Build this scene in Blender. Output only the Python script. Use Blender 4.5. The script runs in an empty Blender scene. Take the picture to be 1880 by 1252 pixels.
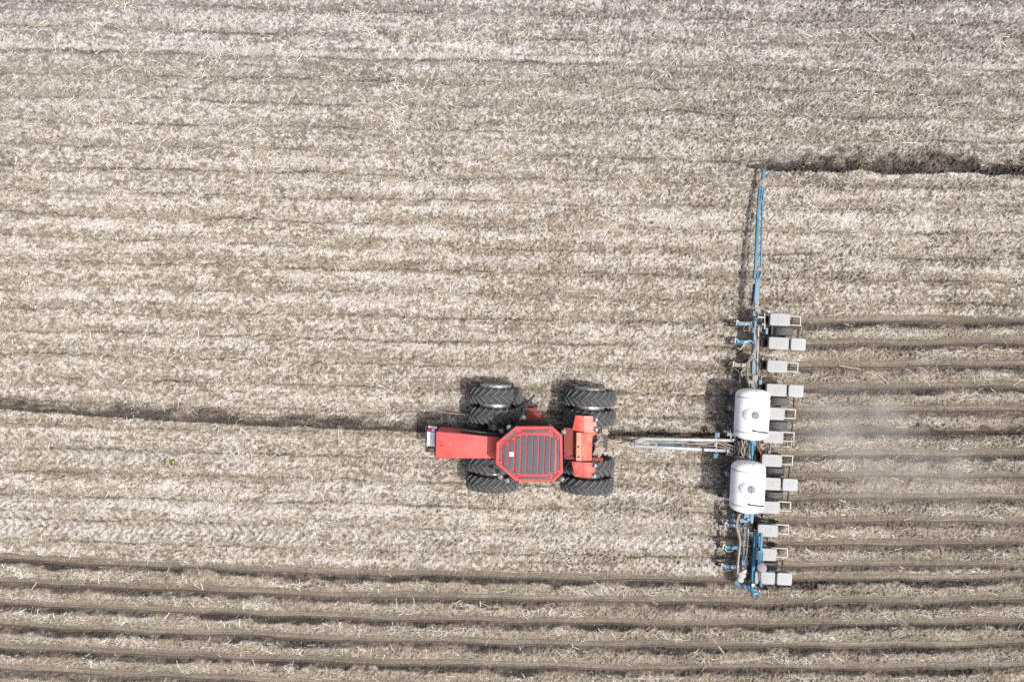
import bpy, bmesh, math, random
import numpy as np
from mathutils import Vector, Matrix

random.seed(7)
C = bpy.context.scene.collection
R = math.radians
scene = bpy.context.scene

# ------------------------------------------------------------------ camera
H = 22.5                     # drone height above the field (m)
PPM = 53.5                   # photo pixels per metre at ground level
cam_d = bpy.data.cameras.new("camera")
cam = bpy.data.objects.new("camera", cam_d)
C.objects.link(cam)
cam.location = (0, 0, H)
cam.rotation_euler = (0, 0, 0)
cam_d.sensor_width = 36.0
cam_d.lens = 36.0 * H / (1880 / PPM)
cam_d.clip_end = 3000
scene.camera = cam

# ------------------------------------------------------------------ sky, sun, exposure
TRAVEL = Vector((-0.363, 0.167, -1.0))
w = bpy.data.worlds.new("World")
scene.world = w
w.use_nodes = True
nt = w.node_tree
bg = nt.nodes["Background"]
sky = nt.nodes.new("ShaderNodeTexSky")
sky.sky_type = 'NISHITA'
sky.sun_disc = False
sky.sun_elevation = R(68.2)
sky.sun_rotation = R(114.7)
sky.air_density = 0.7
sky.dust_density = 6.0
sky.ozone_density = 1.0
nt.links.new(sky.outputs[0], bg.inputs[0])
bg.inputs[1].default_value = 0.15
sun_d = bpy.data.lights.new("sun", 'SUN')
sun_d.energy = 3.1
sun_d.angle = R(0.5)
sun_d.color = (1.0, 0.98, 0.955)
sun = bpy.data.objects.new("sun", sun_d)
C.objects.link(sun)
sun.rotation_euler = TRAVEL.to_track_quat('-Z', 'Y').to_euler()
sun.location = (10, -5, 40)
scene.view_settings.view_transform = 'Standard'
scene.view_settings.look = 'None'
scene.view_settings.gamma = 1
scene.view_settings.exposure = 0.50
scene.cycles.use_denoising = False
scene.cycles.max_bounces = 8
scene.cycles.volume_bounces = 6
scene.cycles.volume_step_rate = 1.0


def at(px, py, h=0.0):
    """the point at height h that the photograph shows at pixel (px, py)"""
    s = (1 - h / H) / PPM
    return Vector(((px - 940) * s, (626 - py) * s, h))


# ------------------------------------------------------------------ materials
def node_mat(name):
    m = bpy.data.materials.new(name)
    m.use_nodes = True
    n = m.node_tree.nodes
    return m, n, m.node_tree.links, n["Principled BSDF"]


def paint(name, col, rough=0.5, dirt=(0.2, 0.17, 0.14), amount=0.4, scale=6.0, fine=60.0, metal=0.0, bump=0.15,
          vary=0.2, spec=0.4):
    """painted or moulded surface with patchy field dust and a faint uneven finish"""
    m, n, l, b = node_mat(name)
    tc = n.new("ShaderNodeTexCoord")
    n1 = n.new("ShaderNodeTexNoise"); n1.inputs["Scale"].default_value = scale
    n1.inputs["Detail"].default_value = 7; n1.inputs["Roughness"].default_value = 0.7
    n2 = n.new("ShaderNodeTexNoise"); n2.inputs["Scale"].default_value = fine
    n2.inputs["Detail"].default_value = 4
    l.new(tc.outputs["Object"], n1.inputs["Vector"]); l.new(tc.outputs["Object"], n2.inputs["Vector"])
    r = n.new("ShaderNodeMapRange")
    r.inputs[1].default_value = 0.42; r.inputs[2].default_value = 0.78
    r.inputs[3].default_value = 0.0; r.inputs[4].default_value = amount
    l.new(n1.outputs[0], r.inputs[0])
    va = n.new("ShaderNodeMapRange")
    va.inputs[1].default_value = 0.3; va.inputs[2].default_value = 0.7
    va.inputs[3].default_value = 1 - vary; va.inputs[4].default_value = 1 + vary
    l.new(n2.outputs[0], va.inputs[0])
    mu = n.new("ShaderNodeMixRGB"); mu.blend_type = 'MULTIPLY'; mu.inputs[0].default_value = 1
    mu.inputs[1].default_value = (*col, 1)
    l.new(va.outputs[0], mu.inputs[2])
    mx = n.new("ShaderNodeMixRGB")
    mx.inputs[2].default_value = (*dirt, 1)
    l.new(mu.outputs[0], mx.inputs[1]); l.new(r.outputs[0], mx.inputs[0])
    l.new(mx.outputs[0], b.inputs["Base Color"])
    rr = n.new("ShaderNodeMapRange")
    rr.inputs[3].default_value = rough * 0.8; rr.inputs[4].default_value = min(1, rough * 1.3)
    l.new(n1.outputs[0], rr.inputs[0]); l.new(rr.outputs[0], b.inputs["Roughness"])
    b.inputs["Metallic"].default_value = metal
    b.inputs["Specular IOR Level"].default_value = spec
    bp = n.new("ShaderNodeBump"); bp.inputs["Strength"].default_value = bump; bp.inputs["Distance"].default_value = 0.01
    l.new(n2.outputs[0], bp.inputs["Height"]); l.new(bp.outputs[0], b.inputs["Normal"])
    return m


M = {}
M['red'] = paint("red_paint", (0.47, 0.060, 0.056), 0.42, (0.40, 0.15, 0.12), 0.5, 2.6, 90, vary=0.06, bump=0.04, spec=0.2)
M['red_roof'] = paint("roof_red_paint", (0.36, 0.038, 0.036), 0.6, (0.30, 0.13, 0.12), 0.45, 5, 50, vary=0.12, bump=0.05)
M['red_dusty'] = paint("dusty_red_paint", (0.36, 0.070, 0.045), 0.65, (0.42, 0.25, 0.18), 0.8, 4, 40, vary=0.16)
M['red_deck'] = paint("worn_shaded_red_paint", (0.17, 0.028, 0.022), 0.75, (0.20, 0.09, 0.065), 0.6, 5, 40, vary=0.2)  # worn dusty red, darkened for the shade on deck and fuel tank
M['rib'] = paint("grey_roof_rib", (0.074, 0.081, 0.091), 0.75, (0.17, 0.10, 0.10), 0.35, 7, 60, vary=0.18, spec=0.15)
M['channel'] = paint("dark_roof_channel", (0.05, 0.052, 0.06), 0.6, (0.2, 0.12, 0.12), 0.5, 8, 60)
M['tyre'] = paint("tyre_rubber", (0.038, 0.040, 0.042), 0.8, (0.14, 0.125, 0.11), 0.42, 5, 40, vary=0.2, spec=0.3)
M['lug'] = paint("worn_tyre_lug", (0.088, 0.092, 0.097), 0.75, (0.19, 0.172, 0.152), 0.75, 4, 40, vary=0.25, spec=0.2)
M['tyre_dusty'] = paint("dusty_implement_rubber", (0.075, 0.076, 0.078), 0.85, (0.17, 0.15, 0.13), 0.6, 6, 40, vary=0.2)
M['rim'] = paint("silver_rim", (0.36, 0.36, 0.35), 0.45, (0.2, 0.17, 0.14), 0.6, 6, 50, metal=0.5)
M['steel'] = paint("grey_steel", (0.12, 0.125, 0.13), 0.5, (0.25, 0.21, 0.17), 0.6, 8, 60, metal=0.4)
M['black'] = paint("black_iron", (0.018, 0.018, 0.019), 0.6, (0.10, 0.085, 0.07), 0.4, 7, 60)
M['glass'] = paint("dusty_cab_glass", (0.05, 0.048, 0.042), 0.15, (0.22, 0.19, 0.15), 0.4, 3, 30, spec=0.8, bump=0.0)
M['blue'] = paint("blue_paint", (0.010, 0.135, 0.235), 0.5, (0.12, 0.17, 0.20), 0.5, 5, 50, vary=0.12)
M['blue_mid'] = paint("worn_blue_paint", (0.03, 0.10, 0.18), 0.55, (0.14, 0.18, 0.21), 0.6, 5, 50, vary=0.15)
M['blue_pale'] = paint("sun_faded_blue_paint", (0.09, 0.19, 0.28), 0.6, (0.24, 0.225, 0.205), 0.9, 5, 50, vary=0.15)
M['blue_dark'] = paint("dark_blue_paint", (0.022, 0.085, 0.16), 0.5, (0.2, 0.2, 0.2), 0.5, 6, 50)
M['bar_dusty'] = paint("dusty_toolbar_paint", (0.16, 0.22, 0.26), 0.7, (0.30, 0.255, 0.215), 1.2, 3.5, 50, vary=0.2)
M['tongue'] = paint("pale_tongue_paint", (0.27, 0.29, 0.305), 0.4, (0.12, 0.14, 0.155), 1.0, 3.2, 60, vary=0.12)
M['beige'] = paint("soil_covered_iron", (0.27, 0.225, 0.185), 0.85, (0.16, 0.13, 0.11), 0.7, 9, 60, vary=0.25)
M['lid'] = paint("grey_hopper_plastic", (0.295, 0.30, 0.295), 0.75, (0.27, 0.25, 0.23), 0.6, 9, 70, vary=0.07, bump=0.08, spec=0.15)
M['lid_pale'] = paint("pale_grey_box_plastic", (0.31, 0.325, 0.33), 0.75, (0.31, 0.30, 0.28), 0.5, 9, 70, vary=0.05, bump=0.08, spec=0.15)
M['hopper'] = paint("hopper_body_plastic", (0.13, 0.13, 0.125), 0.6, (0.2, 0.18, 0.15), 0.6, 6, 50)
M['frame_pale'] = paint("pale_tail_frame_paint", (0.42, 0.40, 0.375), 0.6, (0.30, 0.26, 0.22), 0.8, 6, 50)
M['tank'] = paint("white_tank_plastic", (0.86, 0.86, 0.845), 0.38, (0.70, 0.68, 0.64), 0.4, 2.5, 30, vary=0.03, bump=0.05)
M['tank_lid'] = paint("grey_tank_lid", (0.14, 0.155, 0.17), 0.5, (0.2, 0.2, 0.2), 0.4, 12, 60)
M['hose'] = paint("beige_hose_rubber", (0.26, 0.235, 0.19), 0.7, (0.14, 0.12, 0.10), 0.7, 10, 60)
M['hose_black'] = paint("black_hose_rubber", (0.03, 0.03, 0.03), 0.6, (0.16, 0.14, 0.12), 0.6, 10, 60)
M['hose_red'] = paint("red_wire", (0.32, 0.06, 0.04), 0.6, (0.2, 0.1, 0.08), 0.6, 10, 60)
M['white'] = paint("white_fitting", (0.70, 0.70, 0.68), 0.5, (0.4, 0.36, 0.32), 0.5, 10, 60)
M['red_fender'] = paint("chipped_red_paint", (0.44, 0.045, 0.032), 0.55, (0.46, 0.24, 0.18), 0.6, 5, 40, vary=0.12)
M['red_pale'] = paint("sun_bleached_red_paint", (0.46, 0.17, 0.13), 0.7, (0.42, 0.30, 0.24), 0.8, 6, 40, vary=0.16)
M['knob'] = paint("faded_lilac_hub", (0.245, 0.205, 0.225), 0.6, (0.33, 0.29, 0.27), 0.6, 10, 60)
M['disc'] = paint("soil_polished_disc", (0.13, 0.115, 0.105), 0.4, (0.14, 0.11, 0.09), 0.7, 10, 60, metal=0.4)
M['leaf'] = paint("weed_leaf", (0.045, 0.065, 0.030), 0.6, (0.1, 0.12, 0.05), 0.6, 20, 60)
M['flower'] = paint("yellow_flower", (0.60, 0.45, 0.04), 0.6, (0.4, 0.3, 0.05), 0.4, 20, 60)
M['lens'] = paint("lamp_lens", (0.14, 0.17, 0.20), 0.2, (0.25, 0.24, 0.22), 0.4, 15, 60)
M['stalk'] = paint("dry_stalk", (0.46, 0.40, 0.32), 0.7, (0.26, 0.20, 0.14), 0.7, 12, 60, vary=0.2)


for n_ in M['tank'].node_tree.nodes:
    if n_.type == 'BSDF_PRINCIPLED':
        n_.inputs["Subsurface Weight"].default_value = 0.35
        n_.inputs["Subsurface Radius"].default_value = (1.0, 1.0, 0.95)
        n_.inputs["Subsurface Scale"].default_value = 0.12

# ------------------------------------------------------------------ mesh kit
class MB:
    def __init__(self):
        self.v = []; self.f = []

    def add(self, vs, fs):
        o = len(self.v)
        self.v += [Vector(p) for p in vs]
        self.f += [[i + o for i in f] for f in fs]

    def box(self, c, s, rz=0.0, rx=0.0, ry=0.0, taper=1.0):
        m = Matrix.Rotation(rz, 3, 'Z') @ Matrix.Rotation(ry, 3, 'Y') @ Matrix.Rotation(rx, 3, 'X')
        vs = []
        for z in (-1, 1):
            t = taper if z > 0 else 1
            for x, y in ((-1, -1), (1, -1), (1, 1), (-1, 1)):
                vs.append(Vector(c) + m @ Vector((x * s[0] / 2 * t, y * s[1] / 2 * t, z * s[2] / 2)))
        self.add(vs, [(3, 2, 1, 0), (4, 5, 6, 7), (0, 1, 5, 4), (1, 2, 6, 5), (2, 3, 7, 6), (3, 0, 4, 7)])
        return self

    def beam(self, p0, p1, wd, ht, w1=None):
        p0 = Vector(p0); p1 = Vector(p1)
        d = (p1 - p0).normalized()
        up = Vector((0, 0, 1)) if abs(d.z) < 0.95 else Vector((1, 0, 0))
        s = d.cross(up).normalized(); u = s.cross(d)
        vs = []
        for p, ww in ((p0, wd), (p1, w1 or wd)):
            for a, b in ((-1, -1), (1, -1), (1, 1), (-1, 1)):
                vs.append(p + s * a * ww / 2 + u * b * ht / 2)
        self.add(vs, [(3, 2, 1, 0), (4, 5, 6, 7), (0, 1, 5, 4), (1, 2, 6, 5), (2, 3, 7, 6), (3, 0, 4, 7)])
        return self

    def cyl(self, p0, p1, r0, r1=None, n=20):
        return self.lathe([(0, 0.0), (0, r0), (1, r1 if r1 is not None else r0), (1, 0.0)], p0, p1, n)

    def lathe(self, prof, p0, p1, n=32):
        """profile (fraction along p0-p1, radius)"""
        p0 = Vector(p0); p1 = Vector(p1); d = p1 - p0
        a = d.normalized()
        up = Vector((0, 0, 1)) if abs(a.z) < 0.9 else Vector((1, 0, 0))
        s = a.cross(up).normalized(); u = s.cross(a)
        vs = []; fs = []; rings = []
        for t, r in prof:
            c = p0 + d * t
            if r < 1e-6:
                rings.append([len(vs)]); vs.append(c)
            else:
                rings.append(list(range(len(vs), len(vs) + n)))
                for k in range(n):
                    th = 2 * math.pi * k / n
                    vs.append(c + (s * math.cos(th) + u * math.sin(th)) * r)
        for A, B in zip(rings, rings[1:]):
            if len(A) == 1 and len(B) == 1:
                continue
            for k in range(n):
                k2 = (k + 1) % n
                if len(A) == 1:
                    fs.append((A[0], B[k], B[k2]))
                elif len(B) == 1:
                    fs.append((A[k], B[0], A[k2]))
                else:
                    fs.append((A[k], B[k], B[k2], A[k2]))
        self.add(vs, fs)
        return self

    def tube(self, pts, r, n=6, sm=5):
        P = [Vector(p) for p in pts]
        if sm > 1 and len(P) > 2:
            Q = []
            E = [P[0] * 2 - P[1]] + P + [P[-1] * 2 - P[-2]]
            for i in range(1, len(E) - 2):
                a, b, c, d = E[i - 1:i + 3]
                for k in range(sm):
                    t = k / sm
                    Q.append(0.5 * ((2 * b) + (c - a) * t + (2 * a - 5 * b + 4 * c - d) * t * t + (3 * b - a - 3 * c + d) * t ** 3))
            Q.append(P[-1]); P = Q
        vs = []; fs = []
        for i, p in enumerate(P):
            d = (P[min(i + 1, len(P) - 1)] - P[max(i - 1, 0)]).normalized()
            up = Vector((0, 0, 1)) if abs(d.z) < 0.9 else Vector((1, 0, 0))
            s = d.cross(up).normalized(); u = s.cross(d)
            for k in range(n):
                th = 2 * math.pi * k / n
                vs.append(p + (s * math.cos(th) + u * math.sin(th)) * r)
        for i in range(len(P) - 1):
            for k in range(n):
                k2 = (k + 1) % n
                fs.append((i * n + k, i * n + k2, (i + 1) * n + k2, (i + 1) * n + k))
        fs.append(tuple(range(n))[::-1]); fs.append(tuple((len(P) - 1) * n + k for k in range(n)))
        self.add(vs, fs)
        return self

    def prism(self, low, high):
        """loft between two polygons with the same number of corners (lists of 3-D points)"""
        n = len(low)
        fs = [tuple(range(n)), tuple(range(n, 2 * n))]
        for i in range(n):
            j = (i + 1) % n
            fs.append((i, j, n + j, n + i))
        self.add(list(low) + list(high), fs)
        return self

    def slab(self, poly, z0, z1, inset=1.0):
        c = sum((Vector((p[0], p[1], 0)) for p in poly), Vector()) / len(poly)
        lo = [Vector((p[0], p[1], z0)) for p in poly]
        hi = [Vector((c.x + (p[0] - c.x) * inset, c.y + (p[1] - c.y) * inset, z1)) for p in poly]
        return self.prism(lo, hi)

    def build(self, name, mat, parent=None, bevel=0.0, smooth=True, seg=2, angle=35, mat2=None):
        me = bpy.data.meshes.new(name)
        bm = bmesh.new()
        vs = [bm.verts.new(p) for p in self.v]
        for f in self.f:
            try:
                bm.faces.new([vs[i] for i in f])
            except ValueError:
                pass
        bmesh.ops.recalc_face_normals(bm, faces=bm.faces)
        if bevel > 0:
            ed = [e for e in bm.edges if len(e.link_faces) == 2 and e.calc_face_angle(0) > R(30)]
            bmesh.ops.bevel(bm, geom=ed, offset=bevel, segments=seg, profile=0.5, affect='EDGES', clamp_overlap=True)
        bm.to_mesh(me); bm.free()
        if smooth:
            for p in me.polygons:
                p.use_smooth = True
            me.set_sharp_from_angle(angle=R(angle))
        me.materials.append(mat)
        if mat2 is not None:
            me.materials.append(mat2)
            for p in me.polygons:
                if p.index >= self.split:
                    p.material_index = 1
        o = bpy.data.objects.new(name, me)
        C.objects.link(o)
        if parent is not None:
            o.parent = parent
        return o


def rounded_rect(cx, cy, sx, sy, r, n=4):
    pts = []
    for qx, qy, a0 in ((1, 1, 0), (-1, 1, 90), (-1, -1, 180), (1, -1, 270)):
        for k in range(n + 1):
            a = R(a0 + 90 * k / n)
            pts.append((cx + qx * (sx / 2 - r) + r * math.cos(a), cy + qy * (sy / 2 - r) + r * math.sin(a)))
    return pts


def tag(o, label=None, cat=None, group=None, kind=None):
    if label: o["label"] = label
    if cat: o["category"] = cat
    if group: o["group"] = group
    if kind: o["kind"] = kind
    return o


def thing(name, label, cat, loc, rz=0.0, group=None):
    o = bpy.data.objects.new(name, None)
    C.objects.link(o)
    o.location = loc; o.rotation_euler = (0, 0, rz)
    o.empty_display_size = 0.3
    return tag(o, label, cat, group)


KIDS = {}


def copy_tree(o, parent, loc=None):
    c = o.copy()
    C.objects.link(c)
    c.parent = parent
    if loc is not None:
        c.location = loc
    for ch in list(o.children):
        copy_tree(ch, c)
    return c


class Frame:
    """local frame of a thing: photo pixel + height -> local point"""
    def __init__(self, px, py, deg):
        self.o = at(px, py, 0); self.a = R(deg)
        self.m = Matrix.Rotation(-self.a, 3, 'Z')

    def __call__(self, px, py, h):
        return self.m @ (at(px, py, h) - self.o)


# ------------------------------------------------------------------ the field
STEP = 0.022


def axis(half):
    n = int(round(half / STEP))
    fine = np.arange(-n, n + 1) * STEP
    out = []
    x = fine[-1]; s = STEP
    while x < 900:
        s = min(s * 1.16, 60)
        x += s
        out.append(x)
    out = np.array(out)
    return np.concatenate([-out[::-1], fine, out]), n


xs, NX = axis(19.6)
ys, NY = axis(13.6)
nx, ny = 2 * NX + 1, 2 * NY + 1
rng = np.random.default_rng(11)
FX = np.fft.rfftfreq(nx, STEP)[None, :]
FY = np.fft.fftfreq(ny, STEP)[:, None]
IX = np.round(xs / STEP).astype(np.int64) % nx
IY = np.round(ys / STEP).astype(np.int64) % ny


def noise(lx, ly=None, band=False):
    ly = ly or lx
    wn = np.fft.rfft2(rng.standard_normal((ny, nx)))
    q = (FX * lx) ** 2 + (FY * ly) ** 2
    g = q * np.exp(-q) if band else np.exp(-q)
    a = np.fft.irfft2(wn * g, s=(ny, nx))
    a -= a.mean(); a /= a.std()
    return a[np.ix_(IY, IX)].astype(np.float32)


def rownoise(rel, lx, ly):
    """noise stretched along the rows: rel is the distance across the rows in pixels"""
    wn = np.fft.rfft2(rng.standard_normal((ny, nx)))
    a = np.fft.irfft2(wn * np.exp(-((FX * lx) ** 2 + (FY * ly) ** 2)), s=(ny, nx))
    a -= a.mean(); a /= a.std()
    j = np.round(rel / PPM / STEP).astype(np.int64) % ny
    return a[j, IX[None, :]].astype(np.float32)


def sst(a, b, x):
    t = np.clip((x - a) / (b - a), 0, 1)
    return t * t * (3 - 2 * t)


def gs(x, c, s):
    return np.exp(-((x - c) / s) ** 2)


XX, YY = np.meshgrid(xs.astype(np.float32), ys.astype(np.float32))
PX = 940 + PPM * XX
PY = 626 - PPM * YY
PXc = np.clip(PX, -700, 2600)

wob = 2.2 * noise(1.6, 0.5) + 1.6 * noise(0.45, 0.3)         # ragged row edges, in pixels
wob2 = 1.0 * noise(2.5, 1.0)

# last year's rows, 30 inch apart
old_line = 3 + 0.029 * PXc - 3.2e-6 * PXc * PXc
ok_ = (PY - old_line + 0.45 * wob + 1.5 * noise(4.0, 1.5)) / 43.0
ofr = ok_ - np.floor(ok_)
okn = np.floor(ok_)
# the previous pass of the planter along the bottom of the picture
new_line = 1029 + 0.0547 * PXc - 1.947e-5 * PXc * PXc
d_prev = PY - new_line
j_prev = np.clip(np.floor((d_prev + 22) / 40.6), 0, 60)
dp = d_prev - j_prev * 40.6 + 1.2 * wob2
in_prev = sst(-20, -12, d_prev + 0.8 * wob)
# the rows this pass has just planted, behind the planter
d_now = PY - (594 - 0.004 * (PXc - 1410))
k_now = np.clip(np.floor((d_now + 22) / 40.75), 0, 11)
dn = d_now - k_now * 40.75 + 1.4 * wob2
edge_x = 1432 - 2.5 * k_now
in_now = sst(-8, 30, PX - edge_x + wob) * sst(-20, -10, d_now + wob) * (1 - in_prev)

AMP_PREV = np.array([0.95, 0.65, 0.85, 1.0, 0.85, 0.6, 0.8, 0.9, 0.6, 0.8] * 7, np.float32)
AMP_NOW = np.array([0.85, 0.6, 0.6, 1.0, 0.5, 0.3, 1.0, 0.4, 0.5, 0.5, 0.5, 0.6], np.float32)
amp = np.where(in_prev > 0.5, AMP_PREV[j_prev.astype(int)], AMP_NOW[k_now.astype(int)])
dd = np.where(in_prev > 0.5, dp, dn)
planted = np.maximum(in_prev, in_now)

n_patch = noise(1.5, 0.3)
n_patch2 = noise(0.45, 0.28)
n_big = noise(6.0, 0.75)
n_fine = noise(0.09)
n_mid = noise(0.22, 0.16)
n_grain = noise(0.05)

# lug prints of earlier wheel passes
track = np.zeros_like(PX); lug_h = np.zeros_like(PX); print_ = np.zeros_like(PX)
for y0, sl, hw, x0, x1, a in ((829, 0.040, 17, -400, 560, 0.7), (960, 0.036, 19, -400, 900, 1.0), (916, 0.036, 12, -400, 640, 0.6), (868, 0.02, 16, 1130, 1420, 0.8), (745, 0.02, 16, 1130, 1420, 0.5), (978, 0.010, 17, 1000, 1400, 0.7)):
    vv = (PY - (y0 + sl * np.clip(PX, -400, 900))) / hw
    ph = (PX + np.abs(vv + 0.08 * n_patch2) * 17) / 15.5 + 0.10 * n_patch2
    lug = np.sin(2 * math.pi * ph)
    m_ = a * sst(1.2, 0.9, np.abs(vv)) * sst(x0 - 60, x0 + 60, PX) * sst(x1 + 150, x1 - 150, PX) * (1 - planted) * np.clip(0.85 + 0.3 * n_patch, 0.2, 1.2)
    track = np.maximum(track, np.clip(m_, 0, 1)); lug_h += m_ * np.tanh(2.2 * lug)
    print_ = np.maximum(print_, sst(0.15, 0.85, -lug) * m_)
# paleness of the dry crust
t = 0.43 + 0.02 * n_patch + 0.055 * n_patch2 + 0.06 * n_mid
st_a = rownoise(PY - old_line, 9.0, 0.10); st_b = rownoise(PY - old_line, 4.0, 0.28); st_c = rownoise(PY - old_line, 16.0, 0.6)
n_dry = rownoise(PY - old_line, 1.6, 0.30)
rowpale = 0.17 * gs(ofr, 0.40, 0.22) - 0.17 * gs(ofr, 0.90, 0.13) - 0.14 * gs(ofr, 0.04, 0.12)
rowpale *= np.clip(0.75 + 0.5 * rownoise(PY - old_line, 5.0, 0.8), 0, 2.0) * 0.70
rowpale += 0.055 * st_a + 0.03 * st_b + 0.03 * st_c + 0.07 * np.clip(n_dry - 0.5, 0, 2)
t_old = t + rowpale
t_old += 0.30 * np.clip(0.5 + 0.8 * n_dry, 0, 1.4) * np.exp(-((PX - 420) / 560) ** 2 - ((PY - 480) / 120) ** 2) * gs(ofr, 0.38, 0.22)
t_old += 0.30 * np.clip(0.8 + 0.3 * n_dry, 0.2, 1.4) * np.exp(-((PX - 450) / 700) ** 2 - ((PY - 938) / 48) ** 2)
t_old += 0.22 * np.exp(-((PX - 1180) / 260) ** 2 - ((PY - 985) / 22) ** 2)
t_old += 0.10 * np.exp(-((PX - 500) / 600) ** 2 - ((PY - 735) / 22) ** 2)
t_old += 0.10 * np.exp(-((PX - 1600) / 300) ** 2 - ((PY - 420) / 80) ** 2)
stripe = PY - (78 + 0.0245 * PXc) + 0.8 * wob
t_old += 0.60 * gs(stripe, 4, 6) * np.clip(0.85 + 0.3 * st_b, 0, 1.3)
t_old -= 0.30 * gs(stripe, 14, 4)
t_old -= 0.10 * gs(stripe, 50, 32)
t_old -= 0.12 * sst(40, -40, PY) * sst(300, 1200, PX)
# residue (chopped, brown) share
res = np.clip(0.30 + 0.22 * noise(1.2, 0.35) + 0.5 * gs(ofr, 0.93, 0.16) + 0.35 * gs(ofr, 0.05, 0.13) - 0.25 * gs(ofr, 0.42, 0.2) + 0.30 * gs(stripe, 60, 45), 0, 1)
res = np.where(planted > 0.5, np.clip(0.25 + 0.65 * gs(dd, 17, 7) + 0.5 * gs(dd, -17, 6) + 0.18 * noise(0.8, 0.4) - 0.9 * gs(dd, -3, 6), 0, 1), res)

# dark tone: fresh moist soil, grooves and cracks
moist = np.zeros_like(t)
strip = sst(0.0, 2.0, dd) * sst(13 + 2.5 * n_patch, 6, dd - 1.2 * wob)
moist = np.maximum(moist, planted * np.clip(amp * 1.15, 0, 1) * strip * np.clip(0.95 + 0.26 * n_patch2 + 0.20 * noise(3.0, 0.6), 0, 1.15))
groove = gs(dd, -11.0, 1.4) * 0.42 + gs(dd, -6.0, 1.2) * 0.3 + gs(dd, -1.0, 1.8) * 0.8
moist = np.maximum(moist, planted * groove)
band_f = sst(-15, -11, dd + 0.3 * wob) * sst(2.5, 0.5, dd)
# the two marker furrows
mk_x = np.array([-900, 0, 235, 470, 620, 770, 1100, 1350, 1500, 1880, 2800], np.float32)
mk_y = np.array([670, 751, 768, 781.5, 788, 793.5, 800, 802, 800, 797.5, 793], np.float32)
mA = PY - np.interp(PX, mk_x, mk_y).astype(np.float32)
mA_w = np.interp(PX, [-900, 0, 500, 900, 1100, 1350, 1520, 1880], [24, 26, 25, 18, 11, 12, 16, 17]).astype(np.float32)
mA_s = np.interp(PX, [-900, 0, 250, 500, 900, 1120, 1380, 1430, 1540, 1880], [0.88, 0.88, 0.92, 0.88, 0.9, 0.98, 0.75, 0.25, 0.85, 0.9]).astype(np.float32)
inA = sst(-mA_w - 6, -mA_w * 0.55, mA + 1.8 * wob + 2 * n_mid) * sst(1.0, -1.0, mA + 0.35 * wob)
mB_y = np.interp(PX, [1390, 1440, 1600, 1880, 2800], [311, 313, 318, 319, 322]).astype(np.float32)
mB = PY - mB_y
mB_w = np.interp(PX, [1395, 1440, 1520, 1620, 1880], [8, 24, 28, 32, 28]).astype(np.float32)
inB = sst(-mB_w - 11, -mB_w * 0.45, mB + 2.6 * wob + 3 * n_mid + 4 * n_patch2) * sst(1.6, -1.2, mB + 0.7 * wob) * sst(1392, 1412, PX)
clump = np.clip(0.80 + 0.22 * noise(0.5, 0.4) + 0.12 * n_mid, 0.2, 1.05)
moist = np.maximum(moist, inA * mA_s * np.clip(0.72 + 0.28 * noise(0.8, 0.3) + 0.55 * gs(mA, -3, 6), 0, 1))
moist = np.maximum(moist, inB * np.clip(clump * 0.86 + 0.30 * gs(mB, -5, 6), 0, 1))
# moist blotches left by the carrying wheels behind the planter
for yy_, per, ph in ((867, 125, 1490), (909, 140, 1632), (742, 150, 1560)):
    bl = gs(PY, yy_, 7) * sst(1440, 1500, PX) * np.clip(np.cos((PX - ph) / per * 2 * math.pi) * 0.6 + 0.25 * n_patch2, 0, 1)
    moist = np.maximum(moist, 0.6 * bl)
moist = np.maximum(moist, 0.35 * gs(PY - old_line - 43 * 9, 0, 3.5) * sst(900, 300, PX) * np.clip(0.6 + 0.4 * n_patch, 0, 1) * (1 - planted))
okc = (PY - old_line + 0.8 * wob2 + 1.2 * noise(0.35, 0.3) + 1.5 * noise(4.0, 1.5)) / 43.0
ofc = okc - np.floor(okc)
crack = gs(ofc, 0.0, 0.04) + gs(ofc, 1.0, 0.04)
crack = crack * np.clip(0.80 + 0.35 * rownoise(PY - old_line, 2.6, 0.6), 0.25, 1.3) * (1 - planted)
moist = np.maximum(moist, 0.58 * crack)  # crack lines take the same dark tone

RIDGE = np.array([0.30, 0.36, 0.40, 0.28, 0.24, 0.50, 0.22, 0.34, 0.24, 0.36, 0.30, 0.22], np.float32)
ridge_amp = np.where(in_prev > 0.5, 0.14, 0.85 * RIDGE[k_now.astype(int)]).astype(np.float32) * np.clip(0.9 + 0.45 * noise(1.6, 0.4), 0.1, 1.8)
st_p = np.where(in_prev > 0.5, rownoise(d_prev, 5.0, 0.09), rownoise(d_now, 5.0, 0.09))
n_sp = noise(0.14, 0.12)
u_ = t_old - 0.45 + 0.10 * track + 0.09 * n_mid + 0.085 * n_fine + 0.07 * n_sp
t_old = 0.45 + 0.42 * np.tanh(u_ / 0.30)
t_pl = np.clip(0.17 + 0.07 * n_patch2 + 0.07 * n_mid + 0.05 * st_p + 0.05 * noise(2.0, 0.6) + ridge_amp * (gs(dd, 19, 7) + 0.8 * gs(dd, -20, 5)), 0, 1)
t_f = t_old * (1 - planted) + planted * (t_pl * (1 - band_f) + band_f * (0.12 + 0.03 * n_patch + 0.06 * st_p))
t_f -= 0.30 * inA + 0.3 * inB
t_f = t_f + (0.06 * n_fine + 0.07 * n_grain + planted * (0.09 * n_fine + 0.06 * n_sp)) * (1 - 0.6 * planted * band_f)
t_f = np.clip(t_f, 0, 1.05)
moist = np.clip(moist, 0, 1)

pale = np.array([0.425, 0.405, 0.370]); mid_c = np.array([0.242, 0.212, 0.170])
brown = np.array([0.122, 0.100, 0.077]); tan = np.array([0.222, 0.180, 0.130]); wet = np.array([0.031, 0.026, 0.023])


def mix(a, b, q):
    return a * (1 - q[..., None]) + b * q[..., None]


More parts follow.
